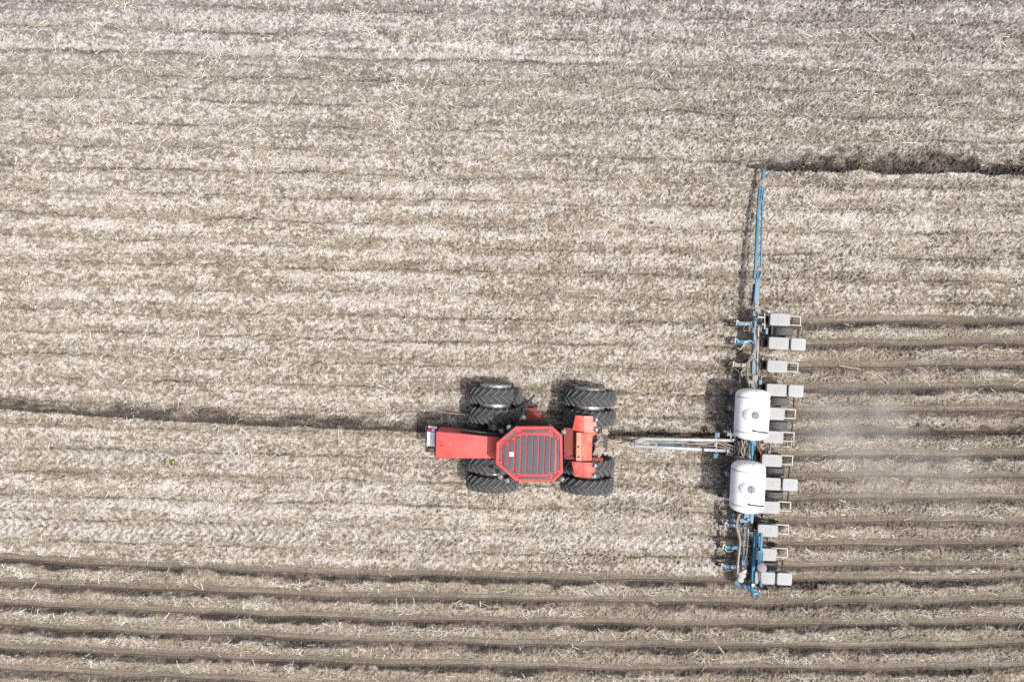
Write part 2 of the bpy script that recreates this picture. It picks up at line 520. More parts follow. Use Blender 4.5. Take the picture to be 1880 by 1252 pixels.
lo = np.clip(t_f / 0.45, 0, 1); hi = np.clip((t_f - 0.45) / 0.5, 0, 1)
col = mix(mix(np.broadcast_to(brown, t_f.shape + (3,)), mid_c, lo), pale, hi)
col = mix(col, tan, np.clip(0.45 * res + 0.18 * noise(0.3) * res, 0, 0.7).astype(np.float64))
col = mix(col, wet, (moist * 0.92).astype(np.float64))
# dark fragments, and shade in the crust's holes put into the colour
speck = sst(1.45, 2.0, noise(0.075) + 0.35 * n_mid) * (1 - 0.7 * band_f * planted)
col *= (1 - 0.55 * speck)[..., None]
# cooler and greyer towards the far upper corner of the field
cool = (np.clip(1 - PY / 420, 0, 1) * 0.6).astype(np.float64)
grey = col.mean(axis=2, keepdims=True) * np.array([1.02, 1.0, 0.96])
col = col * (1 - cool[..., None]) + grey * cool[..., None]

col = col * (1 - 0.40 * np.clip(print_, 0, 1))[..., None]
# heights
c1 = noise(0.34, 0.28, True); c2 = noise(0.17, 0.15, True); c3 = noise(0.095, 0.09, True); c4 = noise(0.055, 0.055, True)
rough = np.clip(0.85 + 0.30 * noise(1.8, 0.6), 0.3, 1.8) * (0.85 + 0.35 * sst(700, 1500, PX))
smooth_f = planted * band_f
rough = rough * (1 - 0.85 * smooth_f) * (1 - 0.35 * sst(500, 0, PY) * sst(900, 0, PX))
hgt = rough * (0.017 * np.tanh(1.5 * c1) + 0.022 * np.tanh(1.9 * c2) + 0.010 * np.tanh(1.4 * c3) + 0.005 * c4)
hgt = hgt * (1 - 0.65 * track) + 0.026 * lug_h
hgt += 0.02 * noise(1.4, 0.5)
hgt += (1 - planted) * (0.009 * np.cos(2 * math.pi * (ofr - 0.4)) - 0.035 * crack)
hgt -= 0.05 * speck
hgt -= planted * 0.04 * sst(-13, -8, dd) * sst(7, 1, dd)
hgt -= planted * (0.022 * gs(dd, -11, 1.6) + 0.02 * gs(dd, -6, 1.4) + 0.035 * gs(dd, -1, 1.8))
hgt += planted * 0.03 * gs(dd, 10, 4) * np.clip(0.6 + 0.6 * n_patch2, 0, 1.6)
hgt += inA * (0.045 * gs(mA, -14, 8) - 0.07 * gs(mA, -2, 4)) + inA * 0.015 * c2
hgt += inB * (0.05 * gs(mB, -17, 9) - 0.08 * gs(mB, -2, 5)) + inB * 0.024 * c2
hgt -= 0.02 * gs(stripe, 14, 4)
far = np.clip(1 - (np.maximum(np.abs(XX) - 19.6, 0) + np.maximum(np.abs(YY) - 13.6, 0)) / 4, 0, 1)
hgt = (hgt * far).astype(np.float32)


def np_mesh(name, verts, quads, mat, cols=None, smooth=True):
    me = bpy.data.meshes.new(name)
    nv, nf = len(verts), len(quads)
    me.vertices.add(nv); me.vertices.foreach_set("co", np.ascontiguousarray(verts, np.float32).ravel())
    me.loops.add(nf * 4); me.loops.foreach_set("vertex_index", np.ascontiguousarray(quads, np.int32).ravel())
    me.polygons.add(nf)
    me.polygons.foreach_set("loop_start", np.arange(0, nf * 4, 4, dtype=np.int32))
    me.polygons.foreach_set("use_smooth", np.full(nf, smooth, dtype=bool))
    me.update(calc_edges=True)
    if cols is not None:
        ca = me.color_attributes.new("tone", 'FLOAT_COLOR', 'POINT')
        c4 = np.ones((nv, 4), np.float32); c4[:, :3] = cols
        ca.data.foreach_set("color", c4.ravel())
    me.materials.append(mat)
    o = bpy.data.objects.new(name, me)
    C.objects.link(o)
    return o


def tone_mat(name, rough, bump, s1=45.0, s2=140.0, var=0.35, spec=0.15, dist=0.012):
    m, n, l, b = node_mat(name)
    at_ = n.new("ShaderNodeAttribute"); at_.attribute_name = "tone"
    tc = n.new("ShaderNodeTexCoord")
    a = n.new("ShaderNodeTexNoise"); a.inputs["Scale"].default_value = s1; a.inputs["Detail"].default_value = 5
    a.inputs["Roughness"].default_value = 0.7
    c = n.new("ShaderNodeTexNoise"); c.inputs["Scale"].default_value = s2; c.inputs["Detail"].default_value = 3
    for q in (a, c):
        l.new(tc.outputs["Object"], q.inputs["Vector"])
    ad = n.new("ShaderNodeMath"); ad.operation = 'ADD'
    l.new(a.outputs[0], ad.inputs[0]); l.new(c.outputs[0], ad.inputs[1])
    mr = n.new("ShaderNodeMapRange")
    mr.inputs[1].default_value = 0.7; mr.inputs[2].default_value = 1.3
    mr.inputs[3].default_value = 1 - var; mr.inputs[4].default_value = 1 + var
    l.new(ad.outputs[0], mr.inputs[0])
    mu = n.new("ShaderNodeMixRGB"); mu.blend_type = 'MULTIPLY'; mu.inputs[0].default_value = 1
    l.new(at_.outputs["Color"], mu.inputs[1]); l.new(mr.outputs[0], mu.inputs[2])
    l.new(mu.outputs[0], b.inputs["Base Color"])
    b.inputs["Roughness"].default_value = rough
    b.inputs["Specular IOR Level"].default_value = spec
    if bump:
        bp = n.new("ShaderNodeBump"); bp.inputs["Strength"].default_value = bump; bp.inputs["Distance"].default_value = dist
        l.new(ad.outputs[0], bp.inputs["Height"]); l.new(bp.outputs[0], b.inputs["Normal"])
    return m


M['soil'] = tone_mat("crusted_soil", 0.95, 0.8)
M['straw'] = tone_mat("dry_straw", 0.7, 0.0, 30, 120, 0.15, 0.3)
M['clod'] = tone_mat("soil_clod", 0.95, 0.6, 40, 120, 0.3)

tny, tnx = XX.shape
idx = np.arange(tny * tnx, dtype=np.int32).reshape(tny, tnx)
quads = np.stack([idx[:-1, :-1], idx[:-1, 1:], idx[1:, 1:], idx[1:, :-1]], -1).reshape(-1, 4)
ground = np_mesh("ground", np.stack([XX, YY, hgt], -1).reshape(-1, 3), quads, M['soil'], col.reshape(-1, 3))
tag(ground, "bare tilled field of pale crusted soil with planted rows and dark furrows", "field", kind="structure")
OX = int(np.searchsorted(xs, -NX * STEP - 1e-4)); OY = int(np.searchsorted(ys, -NY * STEP - 1e-4))


def sample(field, x, y):
    i = np.clip(np.round(x / STEP).astype(int) + NX + OX, 0, tnx - 1)
    j = np.clip(np.round(y / STEP).astype(int) + NY + OY, 0, tny - 1)
    return field[j, i]


# ------------------------------------------------------------------ chopped straw and stalks on the soil
n_clust = noise(0.9, 0.45)
n_clust2 = noise(2.2, 0.5)
cl_long = np.exp(np.clip(0.9 * n_clust + 0.6 * n_clust2, -2.5, 2.2))
dens_long = cl_long * (0.25 + res) * (1 - 0.93 * smooth_f) * (1 - 0.8 * inA) * (1 - 0.85 * inB) * (1 - 0.75 * planted * strip)
dens_long *= 1 + 0.9 * planted
dens_long *= (1 - 0.55 * gs(PY, 945, 45) * sst(900, 300, PX))
dens_chaff = (1 - 0.6 * track) * (0.15 + 1.3 * res) * (1 - 0.9 * smooth_f) * (1 - 0.75 * inA) * (1 - 0.8 * inB) * (1 - 0.5 * planted * strip)


def scatter(dens, n):
    x = np.empty(0); y = np.empty(0)
    cap = np.percentile(dens[OY:OY + ny:7, OX:OX + nx:7], 99.5)
    while len(x) < n:
        a = rng.uniform(-NX * STEP, NX * STEP, n * 2); b = rng.uniform(-NY * STEP, NY * STEP, n * 2)
        k = rng.uniform(0, cap, n * 2) < sample(dens, a, b)
        x = np.concatenate([x, a[k]]); y = np.concatenate([y, b[k]])
    return x[:n], y[:n]


def sticks(x, y, L, W, ang, lift, bend, colr):
    n = len(x)
    dx, dy = np.cos(ang), np.sin(ang)
    V = np.empty((n, 3, 3, 3), np.float32)
    for s, q in enumerate((-0.5, 0.0, 0.5)):
        off = bend * (0.25 - q * q) * 2
        cx = x + dx * L * q - dy * off * L; cy = y + dy * L * q + dx * off * L
        gz = sample(hgt, cx, cy)
        ww = W * (0.75 if s == 2 else 1.0)
        for k, (a, zz) in enumerate(((-0.5, 0.0), (0.0, 0.62), (0.5, 0.0))):
            V[:, s, k, 0] = cx - dy * ww * a
            V[:, s, k, 1] = cy + dx * ww * a
            V[:, s, k, 2] = gz + lift * (0.4 + (0.6 + q)) + zz * ww
    base = (np.arange(n) * 9)[:, None]
    pat = []
    for s in range(2):
        for k in range(3):
            k2 = (k + 1) % 3
            pat.append((s * 3 + k, s * 3 + k2, s * 3 + 3 + k2, s * 3 + 3 + k))
    Q = (base[:, None, :] + np.array(pat)[None]).reshape(-1, 4)
    return V.reshape(-1, 3), Q, np.repeat(colr, 9, axis=0)


def straw_colours(n, bright):
    u = rng.uniform(0, 1, n)[:, None]; b_ = np.clip(rng.normal(bright, 0.22, n), 0.25, 1.5)[:, None]
    return (np.array([0.54, 0.515, 0.465]) * u + np.array([0.40, 0.35, 0.285]) * (1 - u)) * b_


parts_v, parts_q, parts_c = [], [], []
off = 0
for n_, dens, L0, L1, W0, W1, lift, br in ((11000, dens_long, 0.13, 0.44, 0.012, 0.024, 0.018, 1.2), (55000, dens_long + 0.35 * dens_chaff, 0.05, 0.14, 0.008, 0.014, 0.008, 0.92), (70000, dens_chaff, 0.03, 0.08, 0.009, 0.016, 0.005, 0.75)):
    x, y = scatter(dens, n_)
    L = L0 + (L1 - L0) * rng.beta(1.1, 3.0, n_)
    W = rng.uniform(W0, W1, n_)
    ang = rng.normal(0, 0.75, n_) + np.where(rng.uniform(0, 1, n_) < 0.3, rng.uniform(0, math.pi, n_), -0.03)
    v_, q_, c_ = sticks(x, y, L, W, ang, lift * rng.uniform(0.2, 1.6, n_), rng.normal(0, 0.025, n_), straw_colours(n_, br))
    parts_v.append(v_); parts_q.append(q_ + off); parts_c.append(c_); off += len(v_)
straw = np_mesh("straw_litter", np.concatenate(parts_v), np.concatenate(parts_q), M['straw'], np.concatenate(parts_c), smooth=False)
tag(straw, "pale chopped straw and dry leaf litter scattered over the whole field", "straw", kind="stuff")

# loose clods along the fresh furrows and on the crust
ico_v = []
ph_ = (1 + 5 ** 0.5) / 2
for a, b in ((1, ph_), (-1, ph_), (1, -ph_), (-1, -ph_)):
    ico_v += [(0, a, b), (a, b, 0), (b, 0, a)]
ico_v = np.array(ico_v) / math.sqrt(1 + ph_ * ph_)
bmi = bmesh.new(); bmesh.ops.create_icosphere(bmi, subdivisions=1, radius=1)
bmi.verts.ensure_lookup_table()
ico_v = np.array([v.co[:] for v in bmi.verts]); ico_f = np.array([[v.index for v in f.verts] for f in bmi.faces])
bmi.free()
dens_cl = 0.10 + 2.4 * inB + 0.9 * inA + 1.0 * planted * strip * amp + 0.25 * planted
dens_cl *= (1 - 0.9 * smooth_f)
nc = 26000
x, y = scatter(dens_cl, nc)
r = 0.010 + 0.032 * rng.beta(1.2, 5.5, nc)
jit = rng.uniform(0.72, 1.22, (nc, len(ico_v), 1))
th = rng.uniform(0, 6.28, nc)
V = ico_v[None] * jit * r[:, None, None] * np.stack([rng.uniform(0.8, 1.4, nc), rng.uniform(0.8, 1.2, nc), rng.uniform(0.6, 0.95, nc)], -1)[:, None, :]
cx_ = V[..., 0] * np.cos(th)[:, None] - V[..., 1] * np.sin(th)[:, None]
cy_ = V[..., 0] * np.sin(th)[:, None] + V[..., 1] * np.cos(th)[:, None]
V = np.stack([cx_ + x[:, None], cy_ + y[:, None], V[..., 2] + (sample(hgt, x, y) + r * 0.35)[:, None]], -1)
F = (ico_f[None] + (np.arange(nc) * len(ico_v))[:, None, None]).reshape(-1, 3)
gc = sample(col, x, y) * rng.uniform(0.75, 1.5, nc)[:, None] + rng.uniform(0, 0.06, nc)[:, None]
me = bpy.data.meshes.new("soil_clods")
me.vertices.add(V.shape[0] * V.shape[1]); me.vertices.foreach_set("co", V.astype(np.float32).ravel())
me.loops.add(len(F) * 3); me.loops.foreach_set("vertex_index", F.astype(np.int32).ravel())
me.polygons.add(len(F)); me.polygons.foreach_set("loop_start", np.arange(0, len(F) * 3, 3, dtype=np.int32))
me.update(calc_edges=True)
ca = me.color_attributes.new("tone", 'FLOAT_COLOR', 'POINT')
c4 = np.ones((nc * len(ico_v), 4), np.float32); c4[:, :3] = np.repeat(gc, len(ico_v), axis=0)
ca.data.foreach_set("color", c4.ravel())
me.materials.append(M['clod'])
clods = bpy.data.objects.new("soil_clods", me); C.objects.link(clods)
tag(clods, "loose crumbs and clods of soil along the furrows", "soil", kind="stuff")


def gz(p):
    return float(sample(hgt, np.array([p.x]), np.array([p.y]))[0])


# a few long stalks that stand out one by one
STALKS = [((760, 678), (776, 666)), ((1478, 352), (1498, 378)), ((1540, 671), (1582, 678)), ((1527, 1074), (1546, 1096)),
          ((1596, 680), (1628, 703)), ((830, 727), (857, 737)), ((664, 706), (690, 690)), ((1495, 1104), (1530, 1092)),
          ((1585, 55), (1615, 80)), ((1634, 102), (1712, 123)), ((1440, 182), (1474, 171)), ((1600, 198), (1632, 186)),
          ((300, 740), (303, 758)), ((200, 142), (232, 122)), ((183, 210), (183, 229)), ((1690, 690), (1708, 708)),
          ((1808, 1198), (1820, 1222)), ((1604, 1237), (1612, 1252)), ((70, 650), (96, 632)), ((1550, 695), (1572, 702)),
          ((1636, 876), (1660, 884)), ((1500, 255), (1494, 285))]
for i, (a, b) in enumerate(STALKS):
    p, q = at(*a), at(*b)
    c = (p + q) / 2
    z = gz(c) + 0.025
    mb = MB()
    mid = Vector((0, 0, 0.004)) + Vector(((q - p).y, -(q - p).x, 0)) * random.uniform(-0.05, 0.05)
    rr = random.uniform(0.011, 0.015)
    mb.tube([p - c, mid, q - c], rr, 6, 4)
    d_ = (q - p).normalized()
    for f_ in (-0.22, 0.2):
        cc = (q - p) * f_ + Vector((0, 0, 0.002))
        mb.cyl(cc - d_ * 0.010, cc + d_ * 0.010, rr * 1.25, n=8)
    o = mb.build("corn_stalk", M['stalk'])
    o.location = (c.x, c.y, z); o.rotation_euler = (0, 0, 0)
    tag(o, "long pale dry stalk lying loose across the bare soil", "stalk", "long dry stalks lying loose on the field")


# small weeds left of the tractor
def weed(px, py, s, label, flower, group=None):
    p = at(px, py, 0); z = gz(p)
    root = thing("weed", label, "weed", (p.x, p.y, z), random.uniform(0, 6), group)
    mb = MB()
    for k in range(13):
        a = k * 2.4 + random.uniform(-0.3, 0.3); L = s * random.uniform(0.6, 1.1); e = random.uniform(0.25, 0.9)
        d = Vector((math.cos(a), math.sin(a), 0)); n_ = Vector((-d.y, d.x, 0)); u = Vector((0, 0, 1))
        base = Vector((0, 0, 0.01)); m1 = base + d * L * 0.5 + u * L * 0.5 * e; tip = base + d * L + u * L * 0.35 * e
        wl = L * 0.22
        mb.add([base - n_ * wl * 0.3, base + n_ * wl * 0.3, m1 + n_ * wl, m1 - n_ * wl, tip], [(0, 1, 2, 3), (3, 2, 4)])
    mb.build("leaves", M['leaf'], root)
    if flower:
        f = MB()
        for k in range(6):
            a = k * 1.05
            f.box((0.05 + 0.022 * math.cos(a), -0.03 + 0.022 * math.sin(a), s * 0.55), (0.026, 0.018, 0.01), rz=a)
        f.build("flower", M['flower'], root, bevel=0.003)


weed(305, 845, 0.11, "smaller green weed without a flower, left of the yellow flowered one", False)
weed(318, 848, 0.14, "small green weed with a yellow flower on the bare soil", True)
for q in ((477, 823), (496, 827), (528, 826)):
    weed(q[0], q[1], 0.075, "tiny green sprout on the pale soil between the furrow and the tractor tracks", False, "tiny green sprouts ahead of the tractor")

# ------------------------------------------------------------------ tractor
T = Frame(990, 799, -2.0)
tractor = thing("tractor", "red tractor on eight dual wheels with a ribbed octagonal cab roof", "tractor", T.o, T.a)


def c1(x, y, h): return T(740 + x / 4.471, 660 + y / 4.471, h)


def poly(pts, z, f=c1): return [f(x, y, z) for x, y in pts]


def tyre_mb(R0, W):
    mb = MB()
    hw = W / 2
    prof = [(-hw * 0.55, R0 * 0.60), (-hw * 0.80, R0 * 0.63), (-hw * 0.98, R0 * 0.72), (-hw, R0 * 0.80), (-hw * 0.95, R0 * 0.875), (-hw * 0.86, R0 * 0.920), (-hw * 0.6, R0 * 0.943), (0, R0 * 0.952)]
    prof = prof + [(-a, r) for a, r in prof[::-1][1:]]
    mb.lathe([((a + hw) / W, r) for a, r in prof], (0, -hw, 0), (0, hw, 0), 56)
    nl = 22
    mb.split = len(mb.f)
    for side in (-1, 1):
        for k in range(nl):
            a0 = 2 * math.pi * (k + (0.5 if side > 0 else 0)) / nl
            st = []
            for s in (-0.04, 0.2, 0.45, 0.72, 0.95, 1.06):
                v = side * hw * max(-0.1, s) * 0.97
                ph = a0 + 0.30 * (s ** 0.85 if s > 0 else s)
                drop = 0.0 if s < 0.5 else 0.045 * R0 * ((s - 0.5) / 0.58) ** 2
                st.append((v, ph, R0 - drop))
            vs = []; fs = []
            for (v, ph, rt) in st:
                for dphi, rad in ((-0.042, rt * 0.935), (-0.026, rt), (0.026, rt), (0.042, rt * 0.935)):
                    a = ph + dphi
                    # rotation axis is y; top of the wheel is +z
                    vs.append((rad * math.sin(a), v, rad * math.cos(a)))
            for i in range(len(st) - 1):
                for j in range(3):
                    fs.append((i * 4 + j, i * 4 + j + 1, i * 4 + 5 + j, i * 4 + 4 + j))
            fs.append((3, 2, 1, 0)); e = (len(st) - 1) * 4; fs.append((e, e + 1, e + 2, e + 3))
            mb.add(vs, fs)
    return mb


def rim_mb(R0, W):
    mb = MB(); hw = W / 2; r = R0 * 0.615
    mb.lathe([(0.06, r * 0.96), (0.03, r), (0.12, r * 1.0), (0.2, r * 0.92), (0.5, r * 0.86), (0.8, r * 0.92), (0.88, r), (0.97, r), (0.94, r * 0.96), (0.84, r * 0.88), (0.62, r * 0.80), (0.60, r * 0.35), (0.72, r * 0.30), (0.72, 0.0)], (0, -hw, 0), (0, hw, 0), 48)
    mb.lathe([(0.06, r * 0.96), (0.16, r * 0.88), (0.36, r * 0.80), (0.38, r * 0.35), (0.25, r * 0.3), (0.25, 0)], (0, -hw, 0), (0, hw, 0), 48)
    for k in range(8):
        a = k * math.pi / 4
        for sd in (0.30 * W - 0.02, -0.30 * W + 0.02):
            mb.box((r * 0.55 * math.sin(a), sd, r * 0.55 * math.cos(a)), (0.05, 0.12, 0.05), ry=a)
        mb.beam((r * 0.97 * math.sin(a), hw * 0.9, r * 0.97 * math.cos(a)), (r * 0.80 * math.sin(a), hw * 0.35, r * 0.80 * math.cos(a)), 0.03, 0.03)
    return mb


TR = 0.878
rim0 = rim_mb(TR, 0.50).build("wheel", M['rim'], tractor)
tyre_mb(TR, 0.50).build("tyre", M['tyre'], rim0, angle=40, mat2=M['lug'])
spots = []
for ax_, yc in ((908.3, 797.0), (1074.8, 801.0)):
    c0 = T(ax_, yc, 0)
    for v in (1.42, 0.785, -0.80, -1.41):
        spots.append((c0.x, c0.y + v))
axle_u = [spots[0][0], spots[4][0]]
axle_v = (spots[0][1] + spots[3][1]) / 2
for i, (u, v) in enumerate(spots):
    o = rim0 if i == 0 else copy_tree(rim0, tractor)
    o.location = (u, v, TR - 0.03)
    o.rotation_euler = (0, i * 0.37, 0)
for u in axle_u:
    ax = MB()
    ax.cyl((u, axle_v - 1.75, TR - 0.03), (u, axle_v + 1.75, TR - 0.03), 0.10, n=20)
    ax.cyl((u, axle_v - 0.55, TR - 0.03), (u, axle_v + 0.55, TR - 0.03), 0.22, n=20)
    for v in (1.1, -1.1):
        ax.lathe([(0, 0.05), (0, TR * 0.585), (0.12, TR * 0.60), (0.5, TR * 0.565), (0.88, TR * 0.60), (1, TR * 0.585), (1, 0.05)], (u, axle_v + v - 0.20, TR - 0.03), (u, axle_v + v + 0.20, TR - 0.03), 40)
    v = 1.42 + 0.25
    ax.lathe([(0, TR * 0.56), (0.9, TR * 0.585), (1, TR * 0.575), (0.85, TR * 0.54), (0.1, TR * 0.4), (0.1, 0.05)], (u, axle_v + v - 0.10, TR - 0.03), (u, axle_v + v + 0.09, TR - 0.03), 40)
    ax.build("axle", M['rim'], tractor)
ch = MB()
ch.box(((axle_u[0] + axle_u[1]) / 2 - 0.2, axle_v, 0.85), (axle_u[1] - axle_u[0] + 1.6, 0.55, 0.5))
ch.box((axle_u[0] - 1.0, axle_v, 0.98), (1.5, 0.62, 0.35))
ch.build("chassis", M['black'], tractor, bevel=0.02)

# hood: full depth nose, then an open-sided cover over the black engine
ZH = 2.30
nose = poly([(270, 590), (470, 606), (470, 811), (265, 810)], ZH)
nlow = [Vector((p.x, p.y, 1.15)) for p in nose]
cover = poly([(470, 606), (790, 640), (790, 814), (470, 811)], ZH)
hd = MB()
full = [nose[0], cover[0], cover[1], cover[2], cover[3], nose[3]]
hd.prism([Vector((p.x, p.y, ZH - 0.07)) for p in full], full)
hd.prism([p + Vector((0, 0, 0)) for p in nlow], [Vector((p.x * 1.0, p.y, ZH - 0.02)) for p in [Vector((q.x + (0.02 if i in (0, 3) else -0.002), q.y + (-0.02 if i < 2 else 0.02), 0)) for i, q in enumerate(nose)]])
hood = hd.build("hood", M['red'], tractor, bevel=0.022, seg=3)
g_ = MB()
nf = (nose[0] + nose[3]) / 2
g_.box((nf.x - 0.012, nf.y, 1.72), (0.03, 0.74, 0.95))
for k in range(9):
    g_.box((nf.x - 0.035, nf.y, 1.32 + 0.1 * k), (0.03, 0.72, 0.03))
g_.build("grille", M['black'], tractor)
en = MB()
cm = (cover[0] + cover[1] + cover[2] + cover[3]) / 4
en.box((cm.x, cm.y + 0.015, 1.62), (cover[1].x - cover[0].x - 0.02, 0.70, 1.05), rz=R(-2.0))
for k in range(6):
    en.cyl((cover[0].x + 0.15 + k * 0.2, cm.y, 1.7), (cover[0].x + 0.15 + k * 0.2, cm.y + 0.42 - 0.01 * k, 1.75), 0.05, n=10)
en.beam(c1(472, 575, 2.12), c1(770, 612, 2.12), 0.05, 0.04)
en.build("engine", M['black'], tractor, bevel=0.015)
hn = MB()
hn.box(c1(316, 703, ZH + 0.012), (0.085, 0.022, 0.02), rz=R(-2))
hn.build("hood_latch", M['black'], tractor, bevel=0.004)

# front rack
fr = MB()
rk = poly([(190, 545), (262, 545), (262, 748), (190, 748)], 1.30)
for i in range(4):
    fr.beam(rk[i], rk[(i + 1) % 4], 0.05, 0.06)
for f_ in (0.2, 0.4, 0.6, 0.8):
    fr.beam(rk[0].lerp(rk[3], f_), rk[1].lerp(rk[2], f_), 0.03, 0.03)
fr.slab([(p.x, p.y) for p in [rk[0].lerp(rk[2], 0.03), rk[1].lerp(rk[3], 0.03), rk[2].lerp(rk[0], 0.03), rk[3].lerp(rk[1], 0.03)]], 0.98, 1.03)
for p in rk:
    fr.beam(Vector((p.x, p.y, 0.98)), Vector((p.x, p.y, 1.30)), 0.04, 0.04)
for p, q in ((rk[0], rk[1]), (rk[3], rk[2])):
    fr.beam(Vector((p.x, p.y * 0.7 + axle_v * 0.3, 1.0)), Vector((axle_u[0] - 0.9, axle_v + (0.2 if p is rk[0] else -0.2), 1.0)), 0.07, 0.1)
fr.build("front_rack", M['black'], tractor)

# seed bag riding on the rack
bag_c = T.o + Matrix.Rotation(T.a, 3, 'Z') @ c1(243, 625, 1.30)
mb_m, bn, bl_, bb = node_mat("printed_bag_paper")
a_ = bn.new("ShaderNodeAttribute"); a_.attribute_name = "tone"
bl_.new(a_.outputs["Color"], bb.inputs["Base Color"]); bb.inputs["Roughness"].default_value = 0.5
gnx, gny = 25, 49
bv, bq, bc = [], [], []
for sgn in (1, -1):
    for j in range(gny):
        for i in range(gnx):
            u, v = i / (gnx - 1) * 2 - 1, j / (gny - 1) * 2 - 1
            th_ = 0.085 * (max(0, 1 - abs(u) ** 3.0) ** 0.5) * (max(0, 1 - abs(v) ** 4) ** 0.5)
            zz = sgn * th_ * (1 + 0.22 * math.sin(5 * v + 2 * u) * math.cos(3 * u)) + 0.09
            pinch = 1 - 0.10 * abs(v) ** 6 + 0.04 * math.sin(4 * v)
            bv.append((u * 0.165 * pinch, v * 0.33, zz + 0.02 * math.sin(2 * v)))
            c_ = (0.78, 0.77, 0.77)
            if v > 0.42 and v < 0.86: c_ = (0.34, 0.03, 0.12)
            if 0.50 < v < 0.76 and 0.0 < u < 0.62: c_ = (0.78, 0.76, 0.77)
            if 0.55 < v < 0.60 and 0.1 < u < 0.55: c_ = (0.35, 0.25, 0.3)
            if 0.66 < v < 0.70 and 0.1 < u < 0.5: c_ = (0.35, 0.25, 0.3)
            if -0.20 < v < 0.16 and 0.02 < u < 0.22 and (j % 5) != 0: c_ = (0.42, 0.06, 0.17)
            bc.append(c_)
o2 = gnx * gny
for j in range(gny - 1):
    for i in range(gnx - 1):
        k = j * gnx + i
        bq.append((k, k + 1, k + gnx + 1, k + gnx))
        bq.append((o2 + k, o2 + k + gnx, o2 + k + gnx + 1, o2 + k + 1))
bag = np_mesh("seed_bag", np.array(bv), np.array(bq), mb_m, np.array(bc))
bag.location = bag_c + Vector((0.01, 0.0, 0.05)); bag.rotation_euler = (0, R(-14), T.a + R(-4))
tag(bag, "white paper sack with a magenta band lying on the tractor's front rack", "sack")

# cab
ZR = 3.12
ROOF = [(925, 545), (1225, 545), (1310, 620), (1315, 935), (1240, 1005), (920, 1000), (755, 855), (762, 680)]
rp = poly(ROOF, ZR)
rc = sum(rp, Vector()) / 8


def scl(pts, f, z): return [Vector((rc.x + (p.x - rc.x) * f, rc.y + (p.y - rc.y) * f, z)) for p in pts]


rf = MB()
rf.prism(scl(rp, 0.97, ZR - 0.16), scl(rp, 1.0, ZR - 0.09))
rf.prism(scl(rp, 1.0, ZR - 0.088), scl(rp, 0.985, ZR - 0.04))
o_, i_ = scl(rp, 0.985, ZR), scl(rp, 0.90, ZR)
ol, il = scl(rp, 0.99, ZR - 0.038), scl(rp, 0.89, ZR - 0.038)
for k in range(8):
    j = (k + 1) % 8
    rf.add([ol[k], ol[j], o_[j], o_[k], il[k], il[j], i_[j], i_[k]], [(0, 1, 2, 3), (3, 2, 6, 7), (5, 4, 7, 6)])
inner = poly([(945, 598), (1205, 598), (1262, 655), (1262, 915), (1205, 955), (940, 950), (815, 840), (815, 705)], ZR)
rf.prism([Vector((p.x, p.y, ZR - 0.036)) for p in inner], scl(inner, 0.985, ZR - 0.006))
for k in range(8):
    j = (k + 1) % 8
    a_p = i_[k].lerp(i_[k], 1); b_p = inner[k]
    rf.beam(Vector((a_p.x, a_p.y, ZR - 0.022)), Vector((b_p.x, b_p.y, ZR - 0.022)), 0.07, 0.028)
roof = rf.build("cab_roof", M['red_roof'], tractor, bevel=0.012)
cn = MB()
for x0, y0, x1, y1, wd in ((797, 705, 797, 832, 16), (822, 668, 925, 597, 18), (975, 590, 1220, 590, 18), (1243, 605, 1262, 628, 22), (1272, 660, 1270, 920, 18), (1238, 960, 1252, 945, 24), (950, 972, 1210, 974, 16), (832, 872, 912, 945, 17)):
    cn.beam(c1(x0, y0, ZR - 0.026), c1(x1, y1, ZR - 0.026), wd * 1.25 / 4.471 / PPM * 0.86, 0.022)
cn.build("roof_channel", M['channel'], roof, bevel=0.004)
rb = MB()
SL = [(845, 703, 876, 36), (891, 662, 893, 36), (939, 630, 935, 37), (991, 622, 940, 40), (1041, 622, 943, 44), (1088, 624, 943, 39), (1137, 626, 943, 40), (1184, 628, 943, 40), (1229, 638, 935, 34)]
for x, y0, y1, wd in SL:
    a_p, b_p = c1(x + 4, y0, ZR), c1(x - 4, y1, ZR)
    mid_ = (a_p + b_p) / 2
    rb.slab(rounded_rect(mid_.x, mid_.y, wd / 4.471 / PPM * 0.86, (a_p - b_p).length, 0.03, 3), ZR - 0.005, ZR + 0.026, 0.93 if False else 0.985)
rb.build("roof_rib", M['rib'], roof, bevel=0.006)
stk = MB()
stk.box(c1(890, 777, ZR + 0.031), (0.125, 0.125, 0.006), rz=R(3))
stk.build("roof_sticker", M['white'], roof)
# cab walls and glass
walls = scl(rp, 0.90, 1.35)
cb = MB()
top_ = scl(rp, 0.86, ZR - 0.165)
for k in range(8):
    cb.beam(walls[k], top_[k], 0.06, 0.06)
    cb.beam(walls[k] + Vector((0, 0, 0.25)), walls[(k + 1) % 8] + Vector((0, 0, 0.25)), 0.05, 0.5)
cb.build("cab_frame", M['black'], tractor)
gl = MB()
gl.prism(scl(rp, 0.875, 1.5), scl(rp, 0.845, ZR - 0.17))
gl.build("cab_glass", M['glass'], tractor)
st = MB()
st.prism(poly([(1008, 398), (1095, 398), (1150, 492), (970, 500)], 1.05), poly([(1012, 395), (1095, 395), (1155, 488), (978, 500)], 1.28))
st.prism(poly([(1012, 425), (1115, 432), (1155, 500), (975, 512)], 1.29), poly([(1014, 427), (1112, 434), (1150, 498), (980, 510)], 1.34))
st.build("fuel_tank", M['red_deck'], tractor, bevel=0.02)  # shade on this side is put into the dark paint colour
stp = MB()
for k in range(3):
    z = 0.45 + 0.28 * k
    stp.box(c1(1050, 392, z) + Vector((0, 0.02 * k, 0)), (0.42, 0.16, 0.03))
